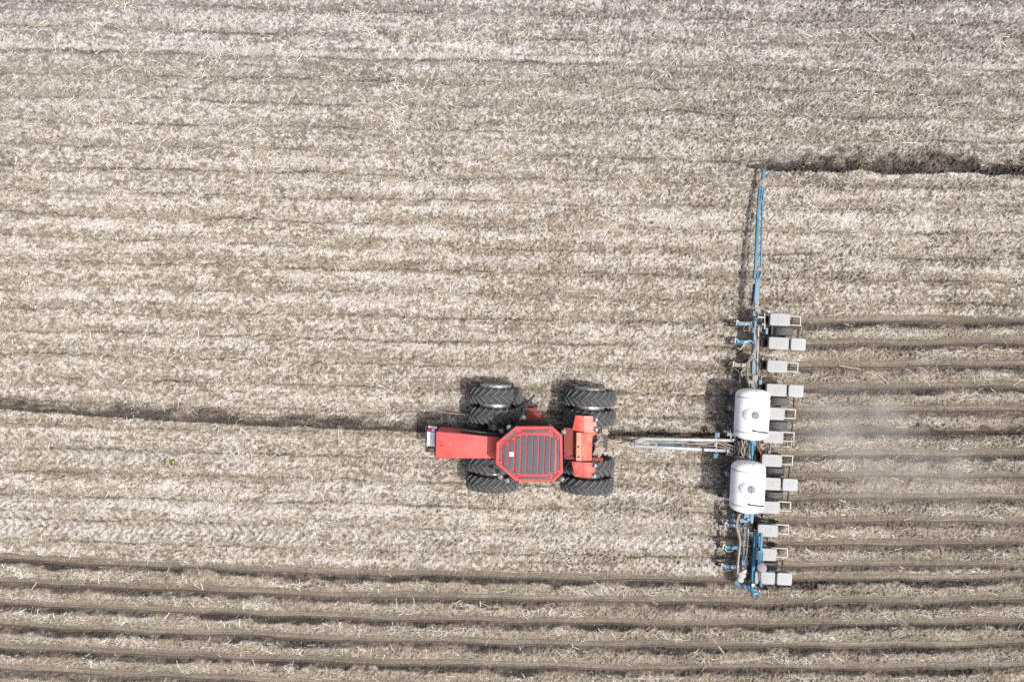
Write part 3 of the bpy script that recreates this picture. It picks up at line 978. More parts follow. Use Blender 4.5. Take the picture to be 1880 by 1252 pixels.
for du in (-0.2, 0.2):
    p = c1(1050, 400, 1.2) + Vector((du, 0, 0))
    stp.beam(Vector((p.x, p.y + 0.06, 0.40)), Vector((p.x, p.y + 0.06, 1.2)), 0.03, 0.05)
stp.build("step", M['black'], tractor)
# mirror, work lamps, air cleaner on the far side of the cab
mi = MB()
mi.tube([c1(945, 525, 2.5), c1(965, 478, 2.45), c1(1000, 405, 2.4), c1(1040, 345, 2.4)], 0.03, 8, 4)
mi.tube([c1(925, 500, 2.3), c1(965, 470, 2.38), c1(995, 440, 2.4)], 0.016, 8, 3)
ma = mi.build("mirror_arm", M['black'], tractor)
mi = MB()
mi.beam(c1(1022, 362, 2.42), c1(1078, 290, 2.42), 0.085, 0.30, 0.05)
mi.build("mirror", M['black'], ma, bevel=0.012)
ac = MB()
ac.cyl(c1(985, 492, 1.95), c1(988, 476, 2.25), 0.085, n=20)
ac.cyl(c1(945, 530, 1.9), c1(962, 490, 2.25), 0.035, n=12)
ac.cyl(c1(988, 476, 2.25), c1(988, 475, 2.29), 0.06, n=20)
ac.build("air_cleaner", M['steel'], tractor)
lm0 = None
for x, y, z, rz in ((870, 555, 2.85, 0.0), (810, 588, 2.6, 0.3), (800, 962, 2.6, -0.4), (856, 992, 2.5, 0.2), (1320, 592, 2.9, 0.1), (1305, 982, 2.85, -0.6)):
    lm = MB()
    lm.box((0, 0, 0), (0.12, 0.15, 0.10), taper=0.9)
    lm.beam((0.05, 0, -0.05), (0.10, 0, -0.16), 0.03, 0.03)
    o = lm.build("work_lamp", M['steel'], tractor, bevel=0.02)
    o.location = c1(x, y, z); o.rotation_euler = (0, 0, rz)
    ln = MB(); ln.box((-0.063, 0, 0), (0.012, 0.125, 0.08)); ln.build("lens", M['lens'], o, bevel=0.005)
# rear deck, box and fenders
dk = MB()
dk.prism(poly([(1318, 558), (1424, 560), (1424, 828), (1322, 815)], 1.62), poly([(1318, 558), (1424, 560), (1424, 828), (1322, 815)], 1.72))
dk.box(c1(1370, 690, 1.2), (0.42, 0.75, 0.7))
dk.beam(c1(1372, 800, 1.76), c1(1424, 806, 1.76), 0.05, 0.06)
for x, y in ((1336, 600), (1330, 775), (1344, 806)):
    dk.cyl(c1(x, y, 1.70), c1(x, y, 1.76), 0.025, n=10)
dk.build("rear_deck", M['red_deck'], tractor, bevel=0.012)
bx = MB()
za, zb = 1.98, 1.80
A_ = poly([(1424, 598), (1466, 600), (1466, 833), (1420, 830)], za)
B_ = poly([(1466, 600), (1612, 600), (1557, 640), (1553, 836), (1466, 833)], za)
lg = MB(); lg.prism([Vector((p.x, p.y, 1.35)) for p in A_], A_)
low = [Vector((p.x, p.y, 1.35)) for p in B_]
low = [q + Vector((0.004 if i in (0, 4) else 0, 0, 0)) for i, q in enumerate(low)]
hi_ = [B_[0] + Vector((0.004, 0, 0)), B_[1] - Vector((0.02, 0, 0.14)), B_[2] - Vector((0, 0, 0.10)), B_[3] - Vector((0, 0, 0.10)), B_[4] + Vector((0.004, 0, 0))]
bx.prism(low, hi_)
rb_ = bx.build("rear_box", M['red_dusty'], tractor, bevel=0.012)
lg.build("ledge", M['red_pale'], rb_, bevel=0.012)
for x, y in ((1440, 716), (1442, 800)):
    bt = MB()
    bt.cyl(c1(x, y, za - 0.01), c1(x, y, za + 0.03), 0.030, n=12)
    bt.build("filler_cap", M['black'], rb_)
bt = MB()
bt.slab([tuple(c1(x, y, 0).xy * (1 - (za - 0.06) / H)) for x, y in ((1518, 725), (1528, 712), (1537, 760), (1540, 800), (1530, 826), (1510, 826), (1514, 770))], za - 0.068, za - 0.064)
fd_pts = {'up': [[(1416, 458), (1485, 462), (1485, 595), (1390, 580)], [(1485, 462), (1562, 465), (1560, 508), (1590, 520), (1590, 548), (1562, 560), (1575, 602), (1485, 595)]],
          'lo': [[(1384, 838), (1472, 842), (1478, 968), (1408, 962)], [(1472, 842), (1556, 846), (1552, 880), (1580, 892), (1580, 925), (1552, 935), (1552, 972), (1478, 968)]]}
for kx in ('up', 'lo'):
    q = MB()
    a_, b_ = fd_pts[kx]
    pa = poly(a_, 1.98); pb = poly(b_, 1.98)
    for i in (0, 3):
        pa[i].z -= 0.05
    for i in range(8):
        if 0 < i < 7: pb[i].z -= 0.035
    q.prism([p - Vector((0, 0, 0.05)) for p in pa], pa)
    pb = [p + Vector((0.002, 0, 0.001)) for p in pb]
    q2 = MB(); q2.prism([p - Vector((0, 0, 0.05)) for p in pb], pb)
    fo = q.build("fender", M['red_fender'], tractor, bevel=0.008)
    q2.build("fender_skirt", M['red_pale'] if kx == 'up' else M['red_fender'], fo, bevel=0.008)
    for x, y in (((1585, 492), (1585, 574)) if kx == 'up' else ((1577, 868), (1572, 955))):
        lp = MB()
        lp.box(c1(x, y, 2.0), (0.085, 0.13, 0.11))
        lp.build("fender_lamp", M['lens'], fo, bevel=0.015)
    if kx == 'lo':
        rfm = MB(); rfm.cyl(c1(1396, 850, 1.88), c1(1396, 850, 1.93), 0.035, n=14); rfm.build("reflector", M['white'], fo)
# hitch, dusty hoses
hi2 = MB()
hi2.beam(c1(1560, 668, 1.05), c1(1600, 668, 0.9), 0.5, 0.35)
hi2.box(c1(1605, 752, 1.15), (0.26, 0.40, 0.18), rz=R(-32))
hi2.box(c1(1655, 582, 1.3), (0.20, 0.16, 0.14), rz=R(-5))
hi2.box(c1(1657, 600, 1.12), (0.17, 0.12, 0.2), rz=R(-5))
hi2.beam(c1(1575, 700, 1.35), c1(1625, 640, 1.25), 0.06, 0.06)
hi2.beam(c1(1560, 790, 1.3), c1(1600, 690, 1.2), 0.07, 0.07)
hi2.build("hitch", M['beige'], tractor, bevel=0.012)
db = MB()
db.beam(T(1078, 806, 0.55), T(1163, 813, 0.52), 0.10, 0.06)
db.build("drawbar", M['beige'], tractor, bevel=0.008)
pl = MB(); pl.box(c1(1595, 822, 1.55), (0.34, 0.14, 0.05), rz=R(-2)); pl.beam(c1(1560, 815, 1.5), c1(1565, 815, 1.1), 0.08, 0.12); pl.build("tail_plate", M['red_deck'], tractor, bevel=0.01)
hs = MB()
for k in range(14):
    y0 = 612 + 9 * k + random.uniform(-8, 8)
    pts = [c1(1590 + random.uniform(-20, 20), y0, 1.3), c1(1650, y0 + random.uniform(-10, 25), 1.05), c1(1700 + random.uniform(-10, 20), 690 + random.uniform(-25, 30), 0.75), c1(1760 + random.uniform(-15, 30), 715 + random.uniform(-20, 25), 0.66)]
    pts.append(T(1152 + random.uniform(-6, 6), 812 + random.uniform(-3, 3), 0.62))
    hs.tube(pts, 0.016, 6, 5)
hs.build("hydraulic_hose", M['beige'], tractor)

# ------------------------------------------------------------------ planter
P = Frame(1378, 812, -2.94)
planter = thing("planter", "blue twelve row planter with two white tanks and grey seed hoppers", "planter", P.o, P.a)


def c4(x, y, h): return P(1300 + x / 7.365, 550 + y / 7.365, h)
def c5(x, y, h): return P(1300 + x / 7.825, 700 + y / 7.825, h)
def c6(x, y, h): return P(1300 + x / 8.345, 830 + y / 8.345, h)
def c7(x, y, h): return P(1300 + x / 7.365, 940 + y / 7.365, h)
def c8(x, y, h): return P(1330 + x / 6.26, 270 + y / 6.26, h)
def c9(x, y, h): return P(1330 + x / 6.26, 400 + y / 6.26, h)
def c10(x, y, h): return P(1090 + x / 6.714, 770 + y / 6.714, h)


ZB = 0.72
bar = MB()
bar.beam(P(1389.5, 567, ZB), P(1383.5, 690, ZB), 0.175, 0.175)
bar.beam(P(1383.7, 690, ZB), P(1373, 880, ZB), 0.185, 0.185)
bar.beam(P(1373, 880, ZB), P(1365, 1052, ZB), 0.165, 0.175)
tb = bar.build("toolbar", M['bar_dusty'], planter, bevel=0.012)
for px, py, c, s in ((1387.5, 576, 0, 0.26), (1386.3, 606, 0, 0.25), (1381, 700, 0, 0.30), (1376, 812, 0, 0.36), (1370, 945, 0, 0.30), (1366.5, 1030, 0, 0.24)):
    jb = MB()
    jb.box(P(px, py, ZB + 0.0), (s, 0.16, 0.22))
    jb.build("bar_clamp", M['blue_pale'] if py > 700 else M['bar_dusty'], tb, bevel=0.015)
# rear hex drive shaft beside the bar
ds = MB()
ds.cyl(P(1374, 968, 0.85), P(1370, 1012, 0.85), 0.022, n=8)
ds.build("drive_shaft", M['frame_pale'], planter)
ds = MB()
ds.cyl(P(1391, 582, 0.95), P(1403, 583, 0.95), 0.03, n=8)
ds.build("drive_shaft", M['frame_pale'], planter)
ds = MB()
ds.cyl(P(1392.5, 600, 0.85), P(1389.5, 702, 0.85), 0.022, n=8)
ds.build("drive_shaft", M['frame_pale'], planter)
# tongue
tg = [(c10(600, 238, 0.62), c10(1745, 256, 0.62), M['tongue'], 0.095), (c10(500, 325, 0.58), c10(1665, 385, 0.58), M['tongue'], 0.105)]
for a, b, m_, wd in tg:
    q = MB(); q.beam(a, b, wd, 0.11); q.build("tongue_beam", m_, planter, bevel=0.01)
q = MB(); q.beam(c10(790, 308, 0.50), c10(1100, 335, 0.50), 0.06, 0.05); q.build("tongue_cylinder", M['blue'], planter, bevel=0.012)
q = MB()
q.box(c10(560, 262, 0.64), (0.34, 0.18, 0.10), rz=R(22)); q.box(c10(500, 290, 0.60), (0.30, 0.10, 0.10), rz=R(12))
q.beam(c10(480, 300, 0.56), c10(610, 235, 0.60), 0.09, 0.06)
q.build("hitch_clevis", M['steel'], planter, bevel=0.012)
for x, y, s in ((1520, 187, 0.15), (1500, 300, 0.10), (1504, 445, 0.15)):
    q = MB(); q.box((0, 0, 0), (s, 0.16, 0.10)); q.box((0, 0.03, 0.06), (s * 0.5, 0.05, 0.06)); q.box((0.02, -0.05, 0.06), (s * 0.4, 0.04, 0.05))
    o = q.build("fold_bracket", M['tongue'] if s < 0.12 else M['blue_pale'], planter, bevel=0.01); o.location = c10(x, y, 0.66)
q = MB(); q.beam(c10(1512, 160, 0.60), c10(1504, 470, 0.60), 0.06, 0.05); q.beam(c10(1680, 110, 0.7), c10(1690, 245, 0.7), 0.05, 0.06); q.build("cross_member", M['steel'], planter, bevel=0.01)
hs_ = [([(600, 262), (830, 285), (1080, 272), (1200, 292), (1480, 275), (1600, 300), (1790, 350)], 0.66, 'hose'), ([(620, 275), (900, 268), (1200, 300), (1400, 285), (1560, 270), (1700, 320), (1800, 365)], 0.69, 'hose'),
       ([(480, 295), (640, 285), (1000, 290), (1300, 305), (1500, 290), (1640, 335), (1800, 375)], 0.64, 'hose'), ([(1110, 330), (1250, 330), (1340, 330), (1350, 400), (1360, 345)], 0.68, 'hose_black'), ([(1300, 318), (1420, 322), (1600, 345), (1750, 380)], 0.67, 'hose')]
for pts, z, mm in hs_:
    q = MB(); q.tube([c10(x, y, z + random.uniform(-0.02, 0.02)) for x, y in pts], 0.016, 6, 6); q.build("tongue_hose", M[mm], planter)

# row units -------------------------------------------------------------
ru = MB()
ru.box((-0.40, 0, 0.60), (0.12, 0.22, 0.60))
ru.box((-0.44, 0.0, 0.74), (0.20, 0.33, 0.20))  # added black block, gives the dark gap between bar and hopper
ru.box((-0.05, 0, 0.55), (0.62, 0.06, 0.14))
ru.box((-0.06, 0, 0.64), (0.34, 0.26, 0.22))
ru.beam((0.2, 0, 0.5), (0.70, 0, 0.32), 0.07, 0.08)
row0 = ru.build("row_unit", M['black'], planter, bevel=0.01)
for v in (-0.10, 0.10):
    for z in (0.55, 0.78):
        q = MB()
        q.beam((-0.60, v, z + 0.02), (-0.36, v, z), 0.03, 0.05)
        q.build("parallel_arm", M['steel'], row0)
hb = MB()
hb.prism([Vector((x, y, 0.70)) for x, y in rounded_rect(0, 0, 0.40, 0.26, 0.05)], [Vector((x, y, 1.10)) for x, y in rounded_rect(0, 0, 0.62, 0.37, 0.05)])
hb.build("seed_hopper", M['hopper'], row0)


def lid_mb(sx, sy, z):
    m_ = MB()
    ra = rounded_rect(0, 0, sx, sy, 0.055, 5); rbb = rounded_rect(0, 0, sx * 0.985, sy * 0.98, 0.055, 5); rcc = rounded_rect(0, 0, sx * 0.93, sy * 0.90, 0.05, 5)
    n = len(ra); vs = []
    for pts, zz in ((ra, z - 0.10), (ra, z - 0.025), (rbb, z - 0.006), (rcc, z)):
        vs += [Vector((x, y, zz)) for x, y in pts]
    fs = [tuple(range(n))[::-1], tuple(range(3 * n, 4 * n))]
    for l_ in range(3):
        for i in range(n):
            j = (i + 1) % n
            fs.append((l_ * n + i, l_ * n + j, (l_ + 1) * n + j, (l_ + 1) * n + i))
    m_.add(vs, fs)
    for i in range(4):      # pressed square in the middle
        a = i * math.pi / 2
        cx, cy = (0.075 * math.cos(a), 0.062 * math.sin(a))
        m_.box((cx, cy, z), (0.014 if i % 2 == 0 else 0.16, 0.135 if i % 2 == 0 else 0.014, 0.005))
    m_.cyl((0, 0, z - 0.004), (0, 0, z + 0.006), 0.026, 0.02, n=12)
    return m_


lid_mb(0.650, 0.395, 1.20).build("hopper_lid", M['lid'], row0)
for s in (-1, 1):
    q = MB()
    q.lathe([(0, 0.05), (0, 0.16), (0.1, 0.20), (0.9, 0.20), (1, 0.16), (1, 0.05)], (0.02, s * 0.09 - 0.05, 0.20), (0.02, s * 0.09 + 0.05, 0.20), 20)
    q.build("gauge_wheel", M['tyre_dusty'], row0)
for s in (-1, 1):
    q = MB()
    q.lathe([(0, 0.0), (0, 0.12), (0.2, 0.155), (0.8, 0.155), (1, 0.12), (1, 0)], (0.62, s * 0.055 - 0.022, 0.14), (0.62, s * 0.055 + 0.022, 0.14), 18)
    q.build("closing_wheel", M['black'], row0)
q = MB()
q.beam((0.30, 0, 0.45), (0.64, 0, 0.2), 0.05, 0.06); q.beam((0.56, -0.12, 0.80), (0.56, 0.12, 0.80), 0.03, 0.06); q.beam((0.44, 0.0, 0.72), (0.80, 0.0, 0.50), 0.035, 0.05)
q.build("closing_arm", M['black'], row0)
tf = MB()
tf.beam((0.22, 0.145, 0.90), (0.785, 0.145, 0.90), 0.032, 0.035); tf.beam((0.22, -0.145, 0.90), (0.785, -0.145, 0.90), 0.032, 0.035)
tf.beam((0.785, -0.161, 0.90), (0.785, 0.161, 0.90), 0.034, 0.037)
for s in (-1, 1):
    tf.beam((0.30, s * 0.145, 0.88), (0.30, s * 0.12, 0.55), 0.03, 0.03)
tfo = tf.build("tail_frame", M['frame_pale'], row0, bevel=0.005)
L1 = P(1433, 587, 1.2); L12 = P(1405.5, 1061, 1.2)
BOXROWS = (1, 3, 7, 11)
for i in range(12):
    p = L1.lerp(L12, i / 11)
    o = row0 if i == 0 else copy_tree(row0, planter)
    o.location = (p.x + random.uniform(-0.012, 0.012), p.y + random.uniform(-0.008, 0.008), 0)
    if i in BOXROWS:
        ib = MB()
        ib.prism([Vector((x + 0.635, y, 0.93)) for x, y in rounded_rect(0, 0, 0.40, 0.33, 0.04)], [Vector((x + 0.635, y, 1.12)) for x, y in rounded_rect(0, 0, 0.46, 0.36, 0.05)])
        ib.build("granule_box", M['hopper'], o)
        lb = lid_mb(0.485, 0.395, 1.20).build("granule_box_lid", M['lid_pale'], o)
        lb.location = (0.635, 0, 0)

# carrying wheels -------------------------------------------------------
tw = MB()
RW, WW = 0.36, 0.27
pf = [(-0.5, 0.55), (-0.5, 0.82), (-0.44, 0.93)]
for k in range(6):
    a = -0.40 + k * 0.16
    pf += [(a - 0.035, 0.965), (a - 0.03, 1.0), (a + 0.045, 1.0), (a + 0.05, 0.965)]
pf += [(0.46, 0.93), (0.5, 0.82), (0.5, 0.55)]
fork = MB()
for s in (-1, 1):
    fork.beam((-0.98, s * 0.17, 0.72), (0.05, s * 0.17, 0.52), 0.035, 0.06)
    fork.beam((0.05, s * 0.17, 0.52), (0.0, s * 0.17, RW), 0.05, 0.06)
fork.beam((-0.45, -0.19, 0.64), (-0.45, 0.19, 0.64), 0.06, 0.05)
fork.cyl((0, -0.2, RW), (0, 0.2, RW), 0.04, n=12)
fork.beam((0.02, 0.17, 0.53), (0.47, 0.165, 0.56), 0.03, 0.04)
fork.beam((0.47, -0.20, 0.56), (0.47, 0.20, 0.56), 0.03, 0.07)
fk0 = fork.build("carrying_wheel", M['black'], planter)
tw.lathe([(a + 0.5, r * RW) for a, r in pf], (0, -WW / 2, RW - 0.01), (0, WW / 2, RW - 0.01), 36)
tw.build("tyre", M['tyre_dusty'], fk0, angle=25)
q = MB(); q.lathe([(0.2, 0.0), (0.2, RW * 0.50), (0.05, RW * 0.57), (0.95, RW * 0.57), (0.8, RW * 0.50), (0.8, 0)], (0, -WW / 2, RW - 0.01), (0, WW / 2, RW - 0.01), 24); q.build("rim", M['blue_pale'], fk0)
WHEELS = [(1438, 609.2), (1430, 736.5), (1427, 780), (1421.5, 864.5), (1419.5, 908), (1409, 1036)]
for i, (x, y) in enumerate(WHEELS):
    o = fk0 if i == 0 else copy_tree(fk0, planter)
    p = P(x, y, RW * 1.3)
    o.location = (p.x, p.y, 0)

# fertiliser openers ahead of the bar -----------------------------------
def opener(px0, px1, py, mat, z=0.62):
    a = P(px0, py, z); b = P(px1, py, z)
    q = MB()
    q.beam(a, Vector((b.x + 0.1, b.y, z + 0.03)), 0.125, 0.10)
    o = q.build("opener_arm", M[mat], planter, bevel=0.012)
    d_ = MB()
    d_.lathe([(0.4, 0), (0.0, 0.19), (1.0, 0.19), (0.6, 0)], (a.x + 0.06, a.y - 0.09, 0.19), (a.x + 0.06, a.y - 0.08, 0.19), 24)
    d_.build("coulter_disc", M['disc'], o)
    k = MB()
    k.beam((a.x - 0.05, a.y - 0.05, z + 0.06), (a.x - 0.05, a.y + 0.12, z + 0.09), 0.03, 0.03)
    k.beam((a.x - 0.12, a.y + 0.08, z - 0.02), (a.x + 0.02, a.y + 0.06, z + 0.02), 0.025, 0.03)
    k.beam((a.x - 0.05, a.y + 0.12, z + 0.09), (a.x + 0.08, a.y + 0.02, z + 0.07), 0.02, 0.02)
    k.beam((a.x + 0.02, a.y, z), (a.x + 0.05, a.y - 0.04, 0.2), 0.06, 0.04)
    k.box((a.x + 0.28, a.y + 0.01, z + 0.06), (0.07, 0.06, 0.04))
    k.build("opener_bracket", M['frame_pale'], o)


for a in ((1354, 1385, 594.2, 'blue_pale'), (1351, 1384, 627.5, 'blue'), (1347.5, 1382, 670, 'beige'), (1344, 1380, 721, 'blue_dark'), (1341, 1378, 750, 'beige'), (1338, 1376, 797, 'blue_dark'),
          (1336.5, 1374, 833, 'beige'), (1335, 1372, 871, 'blue_pale'), (1332, 1370, 911, 'blue_pale'), (1332.5, 1368, 963.5, 'blue_mid'), (1329, 1366, 1004, 'blue'), (1326.5, 1365, 1039, 'blue_mid')):
    opener(*a)
q = MB()
q.beam(c4(440, 990, 0.62), c4(530, 900, 0.66), 0.05, 0.05); q.beam(c4(440, 990, 0.62), c4(470, 1065, 0.4), 0.05, 0.05); q.beam(c4(425, 1020, 0.6), c4(432, 1180, 0.6), 0.018, 0.02)
q.build("row_cleaner", M['beige'], planter, bevel=0.006)
q = MB()
q.beam(c7(160, 245, 0.55), c7(265, 245, 0.55), 0.03, 0.03); q.beam(c7(218, 245, 0.55), c7(215, 330, 0.45), 0.03, 0.03); q.beam(c7(165, 250, 0.5), c7(165, 300, 0.45), 0.02, 0.02)
q.build("row_cleaner", M['beige'], planter, bevel=0.005)

# tanks -----------------------------------------------------------------
def tank(px, py, hatch, valve, dy):
    c = P(px, py, 1.42)
    Lh, r = 0.83, 0.53
    q = MB()
    prof = [(-Lh, 0.0), (-Lh * 0.995, 0.12), (-Lh * 0.975, 0.26), (-Lh * 0.945, 0.36), (-Lh * 0.90, 0.44), (-Lh * 0.84, 0.495), (-Lh * 0.78, 0.52), (-Lh * 0.74, 0.53)]
    prof += [(-Lh * 0.70, 0.53), (-Lh * 0.675, 0.512), (-Lh * 0.645, 0.512), (-Lh * 0.62, 0.532), (0, 0.534)]
    prof = prof + [(-a, b) for a, b in prof[::-1][1:]]
    v_dir = Vector((0, 1, 0))
    q.lathe([((a + Lh) / (2 * Lh), b) for a, b in prof], c - v_dir * Lh, c + v_dir * Lh, 72)
    q.box((c.x + 0.04, c.y + Lh * 0.86, c.z + 0.455), (0.15, 0.10, 0.05), rx=R(-38))
    h = P(hatch[0], hatch[1], 1.95)
    q.lathe([(0, 0.32), (0.35, 0.285), (0.75, 0.235), (0.9, 0.205), (1, 0.18), (1, 0.0)], Vector((h.x, h.y, 1.80)), Vector((h.x, h.y, 1.968)), 40)
    t_ = q.build("liquid_tank", M['tank'], planter, angle=28)
    l_ = MB()
    l_.lathe([(0, 0.128), (0.7, 0.128), (1, 0.11), (1, 0)], Vector((h.x, h.y, 1.962)), Vector((h.x, h.y, 1.995)), 28)
    l_.box((h.x, h.y, 2.0), (0.03, 0.2, 0.03), rz=R(dy)); l_.box((h.x + 0.03, h.y - 0.02, 1.998), (0.06, 0.05, 0.03))
    l_.build("hatch_lid", M['tank_lid'], t_, bevel=0.004)
    v0 = P(valve[0], valve[1], 1.95); v1 = P(valve[2], valve[3], 1.70)
    k = MB()
    k.cyl(Vector((v0.x, v0.y, 1.86)), Vector((v0.x, v0.y, 1.985)), 0.038, n=14)
    k.tube([Vector((v0.x + (v1.x - v0.x) * f, v0.y + (v1.y - v0.y) * f, c.z + math.sqrt(max(0.01, 0.545 ** 2 - (v0.x + (v1.x - v0.x) * f - c.x) ** 2)) + 0.02)) for f in (0, 0.25, 0.5, 0.75, 0.95)], 0.024, 6, 4)
    k.build("vent_hose", M['hose_black'], t_)
    for yy in (-Lh * 0.66, Lh * 0.66):
        s_ = MB()
        n_ = 28; vs = []; fs = []
        for i in range(n_ + 1):
            a = math.pi * i / n_
            for dyy, rr in ((-0.018, 0.517), (0.018, 0.517)):
                vs.append((c.x + rr * math.cos(a), c.y + yy + dyy, c.z + rr * math.sin(a)))
        for i in range(n_):
            fs.append((2 * i, 2 * i + 1, 2 * i + 3, 2 * i + 2))
        s_.add(vs, fs)
        s_.build("tank_strap", M['frame_pale'], t_)
    cr = MB()
    for yy in (-0.5, 0.5):
        for sx in (-1, 1):
            cr.beam((c.x + sx * 0.46, c.y + yy, 1.25), (c.x + sx * 0.30, c.y + yy, 0.55), 0.07, 0.07)
        cr.beam((c.x - 0.42, c.y + yy, 0.84), (c.x + 0.42, c.y + yy, 0.84), 0.08, 0.09)
    cr.beam((c.x - 0.30, c.y - 0.6, 0.62), (c.x - 0.30, c.y + 0.6, 0.62), 0.09, 0.1)
    cr.build("tank_cradle", M['blue_dark'], t_, bevel=0.008)


tank(1380.2, 760.2, (1386.5, 762.5), (1383.8, 791, 1408, 793.8), 40)
tank(1372.2, 893.0, (1378.8, 898.3), (1375.5, 926, 1400.5, 927.2), 10)

# parts between and below the tanks --------------------------------------
q = MB()
q.cyl(P(1381, 806, 1.0), P(1380.6, 836, 1.0), 0.055, n=18); q.cyl(P(1380.6, 836, 1.0), P(1380.3, 843, 1.0), 0.025, n=12)
q.box(P(1381, 809, 1.0), (0.14, 0.08, 0.13)); q.build("lift_cylinder", M['blue'], planter)
q = MB(); q.lathe([(0, 0), (0, 0.10), (0.1, 0.26), (0.9, 0.26), (1, 0.1), (1, 0)], P(1385, 822, 0.62), P(1388.5, 822, 0.62), 28); q.build("drive_sprocket", M['black'], planter)
q = MB()
cc = [c5(885, 870, 1.0), c5(880, 950, 1.03), c5(872, 1050, 1.03), c5(865, 1150, 1.0)]
for i in range(3):
    for k in range(9):
        p = cc[i].lerp(cc[i + 1], k / 9)
        q.box((p.x, p.y, p.z), (0.075, 0.016, 0.05)); q.box((p.x + (0.03 if k % 2 else -0.03), p.y + 0.012, p.z), (0.02, 0.03, 0.04))
q.build("hose_carrier", M['steel'], planter)
q = MB(); q.tube(cc, 0.028, 6, 4); q.tube([p - Vector((0.03, 0, 0.03)) for p in cc], 0.02, 6, 4); q.build("carrier_hose", M['hose_black'], planter)
q = MB()
q.box(P(1376, 822, 0.72), (0.55, 0.6, 0.18)); q.box(P(1352, 822, 0.62), (0.22, 0.5, 0.2)); q.beam(P(1343, 808, 0.6), P(1378, 818, 0.7), 0.1, 0.1); q.beam(P(1338, 827, 0.58), P(1378, 828, 0.7), 0.1, 0.1)
q.build("center_frame", M['black'], planter, bevel=0.02)
hoses = [
    (c4, [(640, 580), (655, 640), (600, 740), (545, 830), (515, 930), (530, 1060), (550, 1190), (560, 1260)], 0.95, 0.017, 'hose'),
    (c4, [(660, 560), (665, 650), (620, 760), (560, 850), (530, 940), (540, 1060), (565, 1200)], 0.97, 0.016, 'hose'),
    (c4, [(640, 640), (640, 720), (585, 800), (525, 900), (515, 1000), (540, 1130)], 0.93, 0.014, 'hose'),
    (c4, [(400, 655), (440, 670), (500, 590), (560, 555), (620, 590), (650, 640)], 0.85, 0.010, 'white'),
    (c4, [(580, 20), (575, 130), (600, 220), (640, 270), (700, 300), (760, 330)], 0.9, 0.014, 'hose_black'),
    (c4, [(640, 260), (650, 210), (700, 190), (740, 230), (720, 300), (730, 330)], 0.95, 0.012, 'hose_black'),
    (c4, [(600, 850), (640, 800), (670, 870), (690, 980), (650, 1060), (660, 1180)], 0.92, 0.012, 'hose'),
    (c4, [(350, 930), (420, 980), (430, 1080), (435, 1180)], 0.6, 0.009, 'steel'),
    (c5, [(485, 840), (490, 920), (475, 1000), (500, 1080), (490, 1130)], 1.0, 0.024, 'hose'),
    (c5, [(530, 840), (510, 930), (525, 1010), (505, 1090), (520, 1140)], 1.02, 0.018, 'hose'),
    (c5, [(545, 850), (560, 930), (500, 1020), (515, 1120)], 0.98, 0.014, 'hose'),
    (c5, [(710, 870), (700, 910), (740, 990), (755, 1060), (750, 1140)], 1.1, 0.012, 'hose_red'),
    (c5, [(905, 880), (900, 960), (880, 1010)], 1.1, 0.014, 'hose'),
    (c5, [(720, 900), (770, 880), (840, 850), (890, 880)], 1.05, 0.014, 'hose_black'),
    (c5, [(760, 1000), (790, 1080), (850, 1100)], 1.05, 0.016, 'hose_red'),
    (c5, [(350, 400), (390, 520), (370, 640), (400, 760), (370, 830)], 0.95, 0.014, 'hose'),
    (c5, [(385, 400), (400, 520), (385, 660), (405, 790)], 1.0, 0.014, 'hose'),
    (c5, [(270, 680), (300, 620), (350, 600), (380, 640), (350, 690), (290, 690)], 0.7, 0.010, 'hose'),
    (c5, [(320, 700), (315, 780), (340, 800)], 0.75, 0.016, 'white'),
    (c7, [(425, 20), (390, 120), (385, 210), (420, 330), (430, 420), (415, 560), (400, 700), (395, 830)], 1.05, 0.022, 'hose'),
    (c7, [(440, 20), (405, 130), (400, 210), (435, 330), (440, 430), (425, 560), (410, 700), (405, 840)], 1.0, 0.02, 'hose'),
    (c7, [(410, 30), (378, 130), (372, 210), (405, 340), (415, 430), (402, 570), (388, 700), (385, 820)], 1.0, 0.018, 'hose'),
    (c7, [(520, 120), (470, 200), (450, 280), (510, 350), (460, 410), (480, 480), (530, 520), (500, 640)], 0.98, 0.010, 'hose'),
    (c7, [(230, 490), (260, 530), (320, 525), (350, 490)], 0.66, 0.008, 'white'),
    (c7, [(215, 740), (250, 785), (310, 780), (340, 750)], 0.66, 0.009, 'beige'),
    (c7, [(470, 420), (540, 460), (600, 455), (640, 460)], 0.95, 0.010, 'hose'),
    (c7, [(540, 100), (560, 200), (500, 240), (470, 330), (520, 390)], 0.95, 0.009, 'hose_black'),
    (c7, [(550, 280), (535, 430), (520, 560), (490, 690)], 0.9, 0.014, 'hose'),
    (c6, [(540, 930), (520, 990), (600, 1050), (640, 1010)], 1.0, 0.012, 'hose_black'),
]
hoses += [
    (c4, [(655, 160), (690, 300), (660, 440), (690, 560), (665, 700), (690, 860), (660, 1000)], 0.86, 0.014, 'hose_black'),
    (c4, [(700, 420), (690, 560), (700, 700), (685, 820)], 0.84, 0.012, 'hose_black'),
    (c4, [(560, 300), (600, 380), (640, 420), (700, 400)], 0.85, 0.012, 'hose_black'),
    (c7, [(500, 60), (530, 180), (500, 300), (540, 420), (500, 560), (520, 700), (470, 790)], 0.90, 0.014, 'hose_black'),
    (c7, [(380, 170), (440, 200), (520, 190), (600, 210)], 0.90, 0.012, 'hose_black'),
    (c7, [(390, 480), (450, 500), (540, 490), (610, 520)], 0.90, 0.012, 'hose_black'),
    (c7, [(330, 730), (400, 720), (480, 740), (560, 720)], 0.85, 0.012, 'hose_black'),
    (c5, [(420, 860), (450, 940), (430, 1040), (460, 1130)], 1.0, 0.020, 'hose_black'),
    (c5, [(560, 850), (590, 930), (560, 1040), (590, 1120)], 1.0, 0.018, 'hose_black'),
]
